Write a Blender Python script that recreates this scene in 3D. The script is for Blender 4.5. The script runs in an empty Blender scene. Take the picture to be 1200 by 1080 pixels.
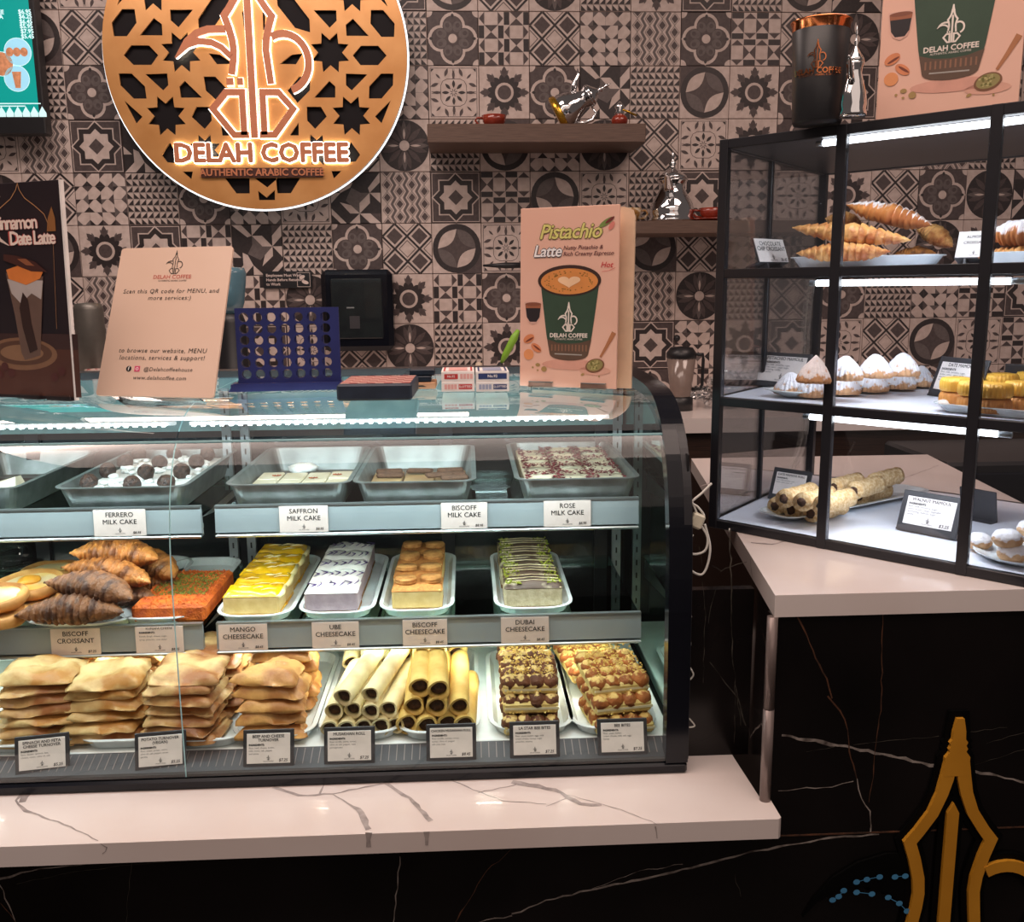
import bpy, math, random
from mathutils import Vector, Matrix, noise
import numpy as np
PI = math.pi
C = bpy.context.scene.collection
random.seed(7)
# ------------------------------------------------------------------ camera, world, lights, exposure
F = 1100.0
YAW, PIT, ROL = -0.04611, -0.18256, 0.00973
def _R(yaw, pit, rol):
    return (Matrix.Rotation(yaw, 3, 'Z') @ Matrix.Rotation(pit, 3, 'X') @ Matrix.Rotation(rol, 3, 'Y'))
RM = _R(YAW, PIT, ROL)
EYE = Vector((0, 0, 1.5))
cd = bpy.data.cameras.new('camera'); cam = bpy.data.objects.new('camera', cd); C.objects.link(cam)
cd.lens = F / 1200 * 36; cd.sensor_width = 36; cd.clip_start = .02
r_, f_, u_ = RM.col[0], RM.col[1], RM.col[2]
cam.matrix_world = Matrix(((r_[0], u_[0], -f_[0], EYE[0]), (r_[1], u_[1], -f_[1], EYE[1]), (r_[2], u_[2], -f_[2], EYE[2]), (0, 0, 0, 1)))
bpy.context.scene.camera = cam
vs = bpy.context.scene.view_settings
vs.view_transform = 'Standard'; vs.look = 'None'; vs.exposure = 0.0; vs.gamma = 1.0; vs.use_curve_mapping = False
w = bpy.data.worlds.new('world'); bpy.context.scene.world = w; w.use_nodes = True
bg = w.node_tree.nodes['Background']; bg.inputs[0].default_value = (.62, .50, .46, 1); bg.inputs[1].default_value = .15
def area(name, loc, size, energy, col, rot=(0, 0, 0), parent=None):
    l = bpy.data.lights.new(name, 'AREA'); l.shape = 'RECTANGLE'; l.size, l.size_y = size; l.energy = energy; l.color = col
    o = bpy.data.objects.new(name, l); C.objects.link(o); o.location = loc; o.rotation_euler = rot
    if parent: o.parent = parent
    return o
area('ceiling_lamp', (-.3, .8, 3.1), (2.6, 1.4), 50, (1, .78, .68), (math.radians(-12), 0, 0))
area('ceiling_lamp', (1.4, 2.3, 3.1), (.9, .9), 20, (1, .74, .64))
area('ceiling_lamp', (-.9, 2.7, 3.1), (1.8, .5), 24, (1, .80, .72), (math.radians(22), 0, 0))
area('ceiling_lamp', (.6, -1.2, 2.9), (4.0, 3.0), 26, (1, .80, .70), (math.radians(35), 0, 0))
# pixel (1200x1080 frame) -> point on a real plane
def ray(x, y): return RM @ Vector(((x - 600) / F, 1, (540 - y) / F))
def pY(x, y, Y): v = ray(x, y); return EYE + v * (Y / v[1])
def pZ(x, y, Z): v = ray(x, y); return EYE + v * ((Z - 1.5) / v[2])
def pX(x, y, X): v = ray(x, y); return EYE + v * (X / v[0])
# ------------------------------------------------------------------ materials
def srgb(r, g, b):
    f = lambda c: (c / 255 / 12.92) if c / 255 <= .04045 else ((c / 255 + .055) / 1.055) ** 2.4
    return (f(r), f(g), f(b), 1)
def mat(name, c1, c2=None, rough=.5, metal=0, scale=30, detail=4, bump=0, bscale=None, emit=0, ecol=None, lo=.35, hi=.65, spec=.5, coat=0, stretch=None, alpha=1):
    m = bpy.data.materials.new(name); m.use_nodes = True; t = m.node_tree; n = t.nodes; b = n['Principled BSDF']
    c2 = c2 or tuple(min(1, x * 1.12) for x in c1[:3]) + (1,)
    tc = n.new('ShaderNodeTexCoord'); mp = n.new('ShaderNodeMapping'); t.links.new(tc.outputs['Object'], mp.inputs[0])
    if stretch: mp.inputs['Scale'].default_value = stretch
    nz = n.new('ShaderNodeTexNoise'); nz.inputs['Scale'].default_value = scale; nz.inputs['Detail'].default_value = detail
    t.links.new(mp.outputs[0], nz.inputs[0])
    cr = n.new('ShaderNodeValToRGB'); cr.color_ramp.elements[0].position = lo; cr.color_ramp.elements[1].position = hi
    cr.color_ramp.elements[0].color = c1; cr.color_ramp.elements[1].color = c2
    t.links.new(nz.outputs[0], cr.inputs[0]); t.links.new(cr.outputs[0], b.inputs['Base Color'])
    b.inputs['Roughness'].default_value = rough; b.inputs['Metallic'].default_value = metal
    b.inputs['Specular IOR Level'].default_value = spec; b.inputs['Coat Weight'].default_value = coat
    if bump:
        bm_ = n.new('ShaderNodeBump'); bm_.inputs['Strength'].default_value = bump; bm_.inputs['Distance'].default_value = .004
        n2 = n.new('ShaderNodeTexNoise'); n2.inputs['Scale'].default_value = bscale or scale * 3; n2.inputs['Detail'].default_value = 5
        t.links.new(mp.outputs[0], n2.inputs[0]); t.links.new(n2.outputs[0], bm_.inputs['Height']); t.links.new(bm_.outputs[0], b.inputs['Normal'])
    if emit:
        b.inputs['Emission Color'].default_value = ecol or c1; b.inputs['Emission Strength'].default_value = emit
    return m
def powder(name, base, base2, top, amount, scale=60, bump=.6):
    """baked dough with sugar or crumbs lying on the surfaces that face up"""
    m = mat(name, base, base2, rough=.7, scale=scale * .6, bump=bump, bscale=scale * 2); t = m.node_tree; n = t.nodes; b = n['Principled BSDF']
    g = n.new('ShaderNodeNewGeometry'); sx = n.new('ShaderNodeSeparateXYZ'); t.links.new(g.outputs['Normal'], sx.inputs[0])
    tc = n.new('ShaderNodeTexCoord'); nz = n.new('ShaderNodeTexNoise'); nz.inputs['Scale'].default_value = scale; nz.inputs['Detail'].default_value = 6
    t.links.new(tc.outputs['Object'], nz.inputs[0])
    ma = n.new('ShaderNodeMath'); ma.operation = 'MULTIPLY_ADD'; ma.inputs[1].default_value = .55; t.links.new(sx.outputs['Z'], ma.inputs[0]); t.links.new(nz.outputs[0], ma.inputs[2])
    cr = n.new('ShaderNodeValToRGB'); cr.color_ramp.elements[0].position = 1 - amount; cr.color_ramp.elements[1].position = min(1, 1 - amount + .12)
    cr.color_ramp.elements[0].color = (0, 0, 0, 1); cr.color_ramp.elements[1].color = (1, 1, 1, 1); t.links.new(ma.outputs[0], cr.inputs[0])
    mx = n.new('ShaderNodeMixRGB'); old = b.inputs['Base Color'].links[0].from_socket
    t.links.new(cr.outputs[0], mx.inputs[0]); t.links.new(old, mx.inputs[1]); mx.inputs[2].default_value = top; t.links.new(mx.outputs[0], b.inputs['Base Color'])
    return m
def glass(name, tint=(1, 1, 1, 1), refl=1.0, base=.04, gl=(1, 1, 1, 1)):
    m = bpy.data.materials.new(name); m.use_nodes = True; t = m.node_tree; n = t.nodes; n.remove(n['Principled BSDF']); out = n['Material Output']
    tr = n.new('ShaderNodeBsdfTransparent'); tr.inputs[0].default_value = tint
    g = n.new('ShaderNodeBsdfGlossy'); g.inputs['Roughness'].default_value = .01; g.inputs['Color'].default_value = gl
    fr = n.new('ShaderNodeFresnel'); fr.inputs['IOR'].default_value = 1.5
    ma = n.new('ShaderNodeMath'); ma.operation = 'MULTIPLY_ADD'; ma.inputs[1].default_value = refl; ma.inputs[2].default_value = base; ma.use_clamp = True
    t.links.new(fr.outputs[0], ma.inputs[0])
    mx = n.new('ShaderNodeMixShader'); t.links.new(ma.outputs[0], mx.inputs[0]); t.links.new(tr.outputs[0], mx.inputs[1]); t.links.new(g.outputs[0], mx.inputs[2]); t.links.new(mx.outputs[0], out.inputs[0])
    return m
M = {}
M['tL'] = mat('tile_light', srgb(205, 188, 180), srgb(190, 172, 163), rough=.55, scale=9)
M['tD'] = mat('tile_dark', srgb(70, 58, 58), srgb(82, 70, 68), rough=.55, scale=20)
M['tG'] = mat('tile_grey', srgb(102, 92, 90), srgb(92, 82, 80), rough=.55, scale=20)
M['tK'] = mat('tile_black', srgb(38, 30, 31), srgb(48, 39, 39), rough=.5, scale=20)
M['grout'] = mat('grout', srgb(105, 92, 86), rough=.9)
M['blackgl'] = mat('black_gloss', (.005, .006, .010, 1), rough=.16, spec=.35)
M['black'] = mat('black_satin', (.012, .012, .014, 1), rough=.4)
M['bframe'] = mat('black_powder_coat', (.014, .014, .018, 1), rough=.38)
M['marbleB'] = mat('black_marble', (.0035, .003, .003, 1), (.010, .008, .008, 1), rough=.2, scale=3, detail=8, spec=.3)
M['veinW'] = mat('marble_vein_white', srgb(165, 155, 148), srgb(70, 62, 58), rough=.25, scale=45, lo=.4, hi=.7)
M['veinO'] = mat('marble_vein_rust', srgb(100, 66, 48), srgb(60, 44, 36), rough=.25, scale=60)
M['veinF'] = mat('marble_vein_faint', srgb(84, 80, 72), srgb(38, 36, 33), rough=.25, scale=50)
M['marbleW'] = mat('white_marble', srgb(240, 230, 226), srgb(228, 214, 208), rough=.2, scale=2.5, detail=6, coat=.25)
M['veinG'] = mat('marble_vein_grey', srgb(150, 140, 138), srgb(188, 176, 172), rough=.25, scale=50)
M['gold'] = mat('gold_plate', srgb(214, 158, 98), srgb(198, 140, 80), rough=.35, metal=.35, scale=6)
M['goldL'] = mat('copper_letters', srgb(190, 120, 84), rough=.5, metal=.1)
M['goldE'] = mat('gold_emblem', srgb(214, 150, 44), srgb(198, 136, 36), rough=.4, metal=0, scale=8)
M['deep'] = mat('deep_black', (.001, .001, .001, 1), (.0015, .0015, .0015, 1), rough=.7, spec=.1)
M['glow'] = mat('led_glow', (1, .95, .85, 1), emit=4.2, ecol=(1, .94, .80, 1))
M['ledw'] = mat('led_white', (1, 1, 1, 1), emit=30, ecol=(.85, .95, 1, 1))
M['ledt'] = mat('led_tube', (1, 1, 1, 1), emit=5, ecol=(.9, .95, 1, 1))
M['wood'] = mat('dark_wood', srgb(104, 82, 70), srgb(84, 64, 54), rough=.5, scale=14, stretch=(1, 30, 30), detail=6)
M['woodD'] = mat('dark_wood_cabinet', srgb(70, 48, 38), srgb(46, 32, 26), rough=.5, scale=10, stretch=(1, 20, 20), detail=6)
M['alu'] = mat('brushed_aluminium', srgb(186, 192, 192), srgb(170, 176, 178), rough=.32, metal=.85, scale=20, stretch=(1, 40, 40))
M['pan'] = mat('pan_aluminium', srgb(146, 148, 146), srgb(122, 125, 122), rough=.42, metal=.85, scale=30)
M['rail'] = mat('label_rail_grey', srgb(150, 158, 160), srgb(140, 148, 151), rough=.35, scale=8)
M['steel'] = mat('steel_standard', srgb(150, 156, 158), srgb(132, 138, 140), rough=.4, metal=.3, scale=30)
M['chrome'] = mat('chrome', (.75, .75, .76, 1), rough=.06, metal=1, scale=5)
M['white'] = mat('white_plastic', srgb(238, 238, 238), rough=.4)
M['ceram'] = mat('white_ceramic', srgb(226, 234, 236), rough=.15, coat=.3)
M['paper'] = mat('white_label_paper', srgb(235, 228, 224), rough=.75)
M['tagP'] = mat('pinkish_label', srgb(214, 196, 188), rough=.7)
M['ink'] = mat('black_ink', (.012, .012, .012, 1), rough=.8)
M['inkG'] = mat('grey_ink', (.12, .12, .12, 1), rough=.8)
M['holder'] = mat('dark_tag_holder', srgb(52, 52, 56), rough=.45)
M['greyT'] = mat('grey_corner_trim', srgb(142, 128, 124), srgb(124, 110, 106), rough=.3, metal=.4, scale=8, stretch=(1, 1, .2))
M['deckW'] = mat('white_deck', srgb(235, 240, 240), rough=.3)
M['dark'] = mat('dark_interior', srgb(30, 38, 40), srgb(22, 28, 32), rough=.25, coat=.3)
G1 = glass('case_glass', (.93, .985, .965, 1), .62, .0)
G2 = glass('shelf_glass', (.80, .93, .88, 1), 1.0, .03, (.85, 1, .95, 1))
G3 = glass('cabinet_glass', (.985, .99, 1, 1), .8, .01)
GM = glass('mirror_end_glass', (.12, .17, .16, 1), .8, .38, (.72, .86, .82, 1))
G4 = glass('clear_plastic', (.93, .93, .93, 1), 1, .05)
# ------------------------------------------------------------------ mesh builder
class MB:
    def __init__(s): s.v = []; s.f = []; s.m = []; s.sm = []
    def add(s, vs_, fs, m, smooth=False, T=None):
        o = len(s.v)
        for p in vs_:
            p = Vector(p) if len(p) == 3 else Vector((p[0], p[1], 0))
            s.v.append(tuple(T @ p) if T else tuple(p))
        for f in fs: s.f.append(tuple(i + o for i in f)); s.m.append(m); s.sm.append(smooth)
        return s
    def box(s, lo, hi, m, T=None, bev=0):
        x0, y0, z0 = lo; x1, y1, z1 = hi
        if bev:
            b = min(bev, (x1 - x0) / 2.1, (y1 - y0) / 2.1, (z1 - z0) / 2.1); V = []; Fs = []
            sg = [(-1, -1, -1), (1, -1, -1), (1, 1, -1), (-1, 1, -1), (-1, -1, 1), (1, -1, 1), (1, 1, 1), (-1, 1, 1)]
            L_, H_ = (x0, y0, z0), (x1, y1, z1)
            for c in sg:
                for ax in range(3):
                    p = [(H_[k] if c[k] > 0 else L_[k]) - (0 if k == ax else c[k] * b) for k in range(3)]
                    V.append(p)
            ix = {c: i for i, c in enumerate(sg)}
            def q(c, ax): return ix[c] * 3 + ax
            def ctr(): return Vector(((x0 + x1) / 2, (y0 + y1) / 2, (z0 + z1) / 2))
            def put(ids):
                P = [Vector(V[i]) for i in ids]; n_ = (P[1] - P[0]).cross(P[2] - P[0]); c_ = sum(P, Vector()) / len(P)
                Fs.append(tuple(ids) if n_.dot(c_ - ctr()) > 0 else tuple(reversed(ids)))
            for ax in range(3):
                o1, o2 = (ax + 1) % 3, (ax + 2) % 3
                for sgn in (-1, 1):
                    ids = []
                    for a, b_ in ((-1, -1), (1, -1), (1, 1), (-1, 1)):
                        c = [0, 0, 0]; c[ax] = sgn; c[o1] = a; c[o2] = b_; ids.append(q(tuple(c), ax))
                    put(ids)
                for a in (-1, 1):
                    for b_ in (-1, 1):
                        c1 = [0, 0, 0]; c1[o1] = a; c1[o2] = b_; c1[ax] = -1; c2 = list(c1); c2[ax] = 1
                        put([q(tuple(c1), o1), q(tuple(c2), o1), q(tuple(c2), o2), q(tuple(c1), o2)])
            for c in sg: put([q(c, 0), q(c, 1), q(c, 2)])
            return s.add(V, Fs, m, T=T)
        V = [(x0, y0, z0), (x1, y0, z0), (x1, y1, z0), (x0, y1, z0), (x0, y0, z1), (x1, y0, z1), (x1, y1, z1), (x0, y1, z1)]
        return s.add(V, [(0, 3, 2, 1), (4, 5, 6, 7), (0, 1, 5, 4), (1, 2, 6, 5), (2, 3, 7, 6), (3, 0, 4, 7)], m, T=T)
    def prism(s, pts, z0, z1, m, T=None, mt=None):
        """2D outline extruded along z"""
        n = len(pts); a = sum(pts[i][0] * pts[(i + 1) % n][1] - pts[(i + 1) % n][0] * pts[i][1] for i in range(n))
        if a < 0: pts = list(reversed(pts))
        V = [(p[0], p[1], z0) for p in pts] + [(p[0], p[1], z1) for p in pts]
        s.add(V, [tuple(range(n, 2 * n))], mt or m, T=T)
        s.add(V, [tuple(reversed(range(n)))] + [(i, (i + 1) % n, n + (i + 1) % n, n + i) for i in range(n)], m, T=T)
        return s
    def flat(s, pts, z, m, T=None):
        n = len(pts); a = sum(pts[i][0] * pts[(i + 1) % n][1] - pts[(i + 1) % n][0] * pts[i][1] for i in range(n))
        if a < 0: pts = list(reversed(pts))
        return s.add([(p[0], p[1], z) for p in pts], [tuple(range(n))], m, T=T)
    def ell(s, cx, cy, rx, ry, z, m, rot=0, n=20, T=None):
        c, q = math.cos(rot), math.sin(rot)
        return s.flat([(cx + rx * math.cos(2 * PI * i / n) * c - ry * math.sin(2 * PI * i / n) * q, cy + rx * math.cos(2 * PI * i / n) * q + ry * math.sin(2 * PI * i / n) * c) for i in range(n)], z, m, T)
    def stroke(s, pts, wd, z, m, closed=False, z0=None, T=None):
        """ribbon along a 2D polyline with mitred joints; z0 gives it thickness down to z0"""
        P = [Vector((p[0], p[1])) for p in pts]; n = len(P); W = wd if isinstance(wd, (list, tuple)) else [wd] * n; Lf = []; Rt = []
        for i in range(n):
            a = P[i - 1] if (i > 0 or closed) else None; b = P[(i + 1) % n] if (i < n - 1 or closed) else None
            d1 = (P[i] - a).normalized() if a is not None else None; d2 = (b - P[i]).normalized() if b is not None else None
            if d1 is None: d1 = d2
            if d2 is None: d2 = d1
            n1 = Vector((-d1.y, d1.x)); n2 = Vector((-d2.y, d2.x)); mm = n1 + n2
            mm = mm.normalized() if mm.length > 1e-6 else n1
            k = 1 / max(.35, mm.dot(n1)); Lf.append(P[i] + mm * W[i] / 2 * k); Rt.append(P[i] - mm * W[i] / 2 * k)
        m_ = n if closed else n - 1
        if z0 is None:
            V = [(p.x, p.y, z) for p in Lf] + [(p.x, p.y, z) for p in Rt]
            return s.add(V, [(n + i, n + (i + 1) % n, (i + 1) % n, i) for i in range(m_)], m, T=T)
        V = [(p.x, p.y, zz) for zz in (z, z0) for L_ in (Lf, Rt) for p in L_]; Fs = []
        for i in range(m_):
            j = (i + 1) % n
            Fs += [(n + i, n + j, j, i), (2 * n + i, 2 * n + j, 3 * n + j, 3 * n + i), (i, j, 2 * n + j, 2 * n + i), (n + j, n + i, 3 * n + i, 3 * n + j)]
        if not closed: Fs += [(0, 2 * n, 3 * n, n), (n - 1, 2 * n - 1, 4 * n - 1, 3 * n - 1)]
        return s.add(V, Fs, m, T=T)
    def loft(s, rings, m, cap=True, smooth=True, T=None):
        n = len(rings[0]); V = [p for r in rings for p in r]; Fs = []
        for k in range(len(rings) - 1):
            for i in range(n): Fs.append((k * n + i, k * n + (i + 1) % n, (k + 1) * n + (i + 1) % n, (k + 1) * n + i))
        if cap: Fs += [tuple(reversed(range(n))), tuple(range((len(rings) - 1) * n, len(rings) * n))]
        return s.add(V, Fs, m, smooth, T)
    def lathe(s, prof, m, n=24, T=None, smooth=True, cap=True, flute=0, nf=0):
        rings = []
        for r, z in prof:
            rings.append([((r * (1 + flute * abs(math.cos(nf * a / 2)) - flute / 2)) * math.cos(a), (r * (1 + flute * abs(math.cos(nf * a / 2)) - flute / 2)) * math.sin(a), z) for a in [2 * PI * i / n for i in range(n)]])
        return s.loft(rings, m, cap, smooth, T)
    def tube(s, path, r, m, n=8, T=None, closed=False):
        P = [Vector(p) for p in path]; R_ = r if isinstance(r, (list, tuple)) else [r] * len(P); rings = []; N = len(P)
        up = None
        for i in range(N):
            if closed: d = (P[(i + 1) % N] - P[i - 1]).normalized()
            else: d = (P[min(i + 1, N - 1)] - P[max(i - 1, 0)]).normalized()
            if up is None: up = d.orthogonal().normalized()
            a = (up - d * up.dot(d)).normalized(); up = a; b = d.cross(a)
            rings.append([tuple(P[i] + (a * math.cos(t) + b * math.sin(t)) * R_[i]) for t in [2 * PI * k / n for k in range(n)]])
        if closed: rings.append(rings[0])
        return s.loft(rings, m, not closed, True, T)
    def sph(s, c, r, m, n=12, k=8, T=None, jit=0, zs=1, seed=0):
        rings = []
        for j in range(k + 1):
            th = PI * j / k; rr = max(1e-5, math.sin(th)); rw = []
            for i in range(n):
                a = 2 * PI * i / n; d = Vector((rr * math.cos(a), rr * math.sin(a), -math.cos(th)))
                q = r * (1 + jit * noise.noise(d * 2.3 + Vector((seed * 3.7, 0, 0)))); rw.append((c[0] + d.x * q, c[1] + d.y * q, c[2] + d.z * q * zs))
            rings.append(rw)
        return s.loft(rings, m, True, True, T)
    def jitter(s, amp, freq, seed=0, start=0):
        for i in range(start, len(s.v)):
            p = Vector(s.v[i]); d = noise.noise_vector(p * freq + Vector((seed * 1.7, seed, 0))) * amp; s.v[i] = tuple(p + d)
        return s
    def build(s, name, parent=None, T=None, label=None, kind=None):
        me = bpy.data.meshes.new(name); me.from_pydata(s.v, [], s.f); mats = []
        for m in s.m:
            if m not in mats: mats.append(m)
        for m in mats: me.materials.append(m)
        ix = {m: i for i, m in enumerate(mats)}
        me.polygons.foreach_set('material_index', [ix[m] for m in s.m]); me.polygons.foreach_set('use_smooth', s.sm); me.update()
        o = bpy.data.objects.new(name, me); C.objects.link(o)
        if parent: o.parent = parent
        if T: o.matrix_local = T
        if label: o['label'] = label
        if kind: o['kind'] = kind
        return o
def empty(name, loc=(0, 0, 0), rz=0, T=None):
    o = bpy.data.objects.new(name, None); o.empty_display_size = .05; C.objects.link(o); o.location = loc; o.rotation_euler = (0, 0, rz)
    if T: o.matrix_world = T
    return o
def tag(o, label, cat, group=None):
    o['label'] = label; o['category'] = cat
    if group: o['group'] = group
    return o
def copy_tree(o, parent=None):
    c = o.copy(); C.objects.link(c)
    if parent: c.parent = parent
    for ch in o.children: copy_tree(ch, c)
    return c
def frame(BL, BR, TL):
    """board frame from three corners: local x along the base, y up the board, z out of its face"""
    BL, BR, TL = Vector(BL), Vector(BR), Vector(TL); x = (BR - BL); W_ = x.length; x = x / W_; y = TL - BL; y = y - x * y.dot(x); H_ = y.length; y = y / H_; z = x.cross(y)
    return Matrix(((x[0], y[0], z[0], BL[0]), (x[1], y[1], z[1], BL[1]), (x[2], y[2], z[2], BL[2]), (0, 0, 0, 1))), W_, H_
_tc = {}
def textv(s, size, bold=0, shear=0, space=1, align='CENTER'):
    key = (s, round(size, 5), bold, shear, space, align)
    if key in _tc: return _tc[key]
    cu = bpy.data.curves.new('t', 'FONT'); cu.body = s; cu.size = 1; cu.offset = min(.045, bold / size); cu.shear = shear; cu.space_character = space; cu.align_x = align; cu.align_y = 'CENTER'; cu.resolution_u = 2; cu.fill_mode = 'FRONT'
    ob = bpy.data.objects.new('t', cu); C.objects.link(ob); me = bpy.data.meshes.new_from_object(ob)
    r = ([tuple(v.co * size) for v in me.vertices], [tuple(p.vertices) for p in me.polygons])
    bpy.data.objects.remove(ob); bpy.data.meshes.remove(me); bpy.data.curves.remove(cu); _tc[key] = r; return r
def text(mb, s, x, y, z, size, m, bold=0, shear=0, space=1, align='CENTER', T=None, thick=0):
    V, Fs = textv(s, size, 0, shear, space, align); sh = [(0, 0)]
    if bold: sh = [(bold * math.cos(q * PI / 4), bold * math.sin(q * PI / 4)) for q in (range(8) if thick else (0, 2, 4, 6))] + [(0, 0)]
    for k_, (sx_, sy_) in enumerate(sh): mb.add([(a + x + sx_, b + y + sy_, z + k_ * .00002) for a, b, _ in V], Fs, m, T=T)
    if thick:
        ed = {}
        for f in Fs:
            for i in range(len(f)): ed[(f[i], f[(i + 1) % len(f)])] = 1
        sd = [e for e in ed if (e[1], e[0]) not in ed]; n = len(V)
        for sx_, sy_ in sh: mb.add([(a + x + sx_, b + y + sy_, z) for a, b, _ in V] + [(a + x + sx_, b + y + sy_, z - thick) for a, b, _ in V], [(a, b, b + n, a + n) for a, b in sd], m, T=T)
def scribble(mb, x, y, z, wd, h, m, n=6, seed=1, T=None):
    """small print too fine to read: one row of word-length dashes"""
    rd = random.Random(seed); px = x
    while px < x + wd:
        l = rd.uniform(.07, .2) * wd
        if px + l > x + wd: break
        mb.flat([(px, y), (px + l, y), (px + l, y + h), (px, y + h)], z, m, T); px += l + .035 * wd
def arc(cx, cy, rx, ry, a0, a1, n=14): return [(cx + rx * math.cos(math.radians(a0 + (a1 - a0) * i / n)), cy + ry * math.sin(math.radians(a0 + (a1 - a0) * i / n))) for i in range(n + 1)]
def emblem(mb, ox, oy, h, z, m, z0=None, grow=0, T=None, spout=True, top=True):
    """coffee-pot emblem; h is the full height (1400 units)"""
    k = h / 1400; c_ = [0]
    def nz(): c_[0] += 1; return z + c_[0] * (.00003 + h * .0002)
    def S(pts, wd, closed=False): mb.stroke([(ox + x * k, oy + y * k) for x, y in pts], [(q + grow) * k for q in wd] if isinstance(wd, list) else (wd + grow) * k, nz(), m, closed, z0, T)
    def Pg(pts):
        q = [(ox + x * k, oy + y * k) for x, y in pts]
        if z0 is None: mb.flat(q, nz(), m, T)
        else: mb.prism(q, z0, nz(), m, T)
    g = grow / 2
    for s in (-1, 1):
        S([(s * 0 + s * 25, 1225), (s * 36, 1140), (s * 52, 1070), (s * 84, 985), (s * 136, 905), (s * 172, 858), (s * 146, 780), (s * 124, 690), (s * 118, 620), (s * 124, 555), (s * 142, 450 if s < 0 else 385)], [50, 56, 50, 48, 48, 50, 50, 50, 48, 48, 46])
    if top: Pg([(-52 - g, 1150), (52 + g, 1150), (52 + g, 1232), (34 + g, 1256), (40 + g, 1268), (32 + g, 1282), (38 + g, 1296), (28 + g, 1310), (26 + g, 1345), (15 + g, 1400 + g), (-15 - g, 1400 + g), (-26 - g, 1345), (-28 - g, 1310), (-38 - g, 1296), (-32 - g, 1282), (-40 - g, 1268), (-34 - g, 1256), (-52 - g, 1232)])
    Pg([(-25 - g, 0), (25 + g, 0), (25 + g, 985), (0, 1031 + g), (-25 - g, 985)])
    for s in (-1, 1):
        S([(s * 75, 20 if s < 0 else 22), (s * 75, 325), (s * 192, 325), (s * 296, 208), (s * 150, 22), (s * 40, 22)], 46)
    S([(-183, 400), (-133, 400)], 50); S([(-103, 400), (-63, 400)], 50)
    S(arc(247, 535, 180, 200, 118, -75, 20), 50)
    if spout:
        S([(-546, 565), (-455, 680), (-380, 735), (-295, 762), (-170, 765)], [4, 40, 50, 50, 50])
        S([(-540, 568), (-455, 650), (-374, 682), (-275, 672), (-207, 640), (-140, 575)], [4, 30, 44, 44, 44, 44])
# ------------------------------------------------------------------ setting
WY = 3.918; TX0 = -.1355; TZ0 = 2.5585
fl = MB(); fl.box((-3.2, -2.4, -.05), (3.2, WY + .1, 0), mat('floor_tile', srgb(60, 52, 48), srgb(46, 40, 37), rough=.35, scale=2)); o = fl.build('floor'); o['kind'] = 'structure'
wb = MB(); wb.box((-3.2, WY, 0), (3.2, WY + .12, 3.3), M['grout']); wall = wb.build('wall_back'); wall['kind'] = 'structure'
def q8(r1, r2, n=8, a0=0): return [((r1 if i % 2 == 0 else r2) * math.cos(a0 + PI * i / n), (r1 if i % 2 == 0 else r2) * math.sin(a0 + PI * i / n)) for i in range(2 * n)]
def leaf(mb, x, y, l, wd, a, z, m, n=5):
    pts = [(l * (i / n - .5), wd * math.sin(PI * i / n)) for i in range(n + 1)] + [(l * (.5 - i / n), -wd * math.sin(PI * i / n)) for i in range(1, n)]
    c, s = math.cos(a), math.sin(a); mb.flat([(x + p * c - q * s, y + p * s + q * c) for p, q in pts], z, m)
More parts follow.
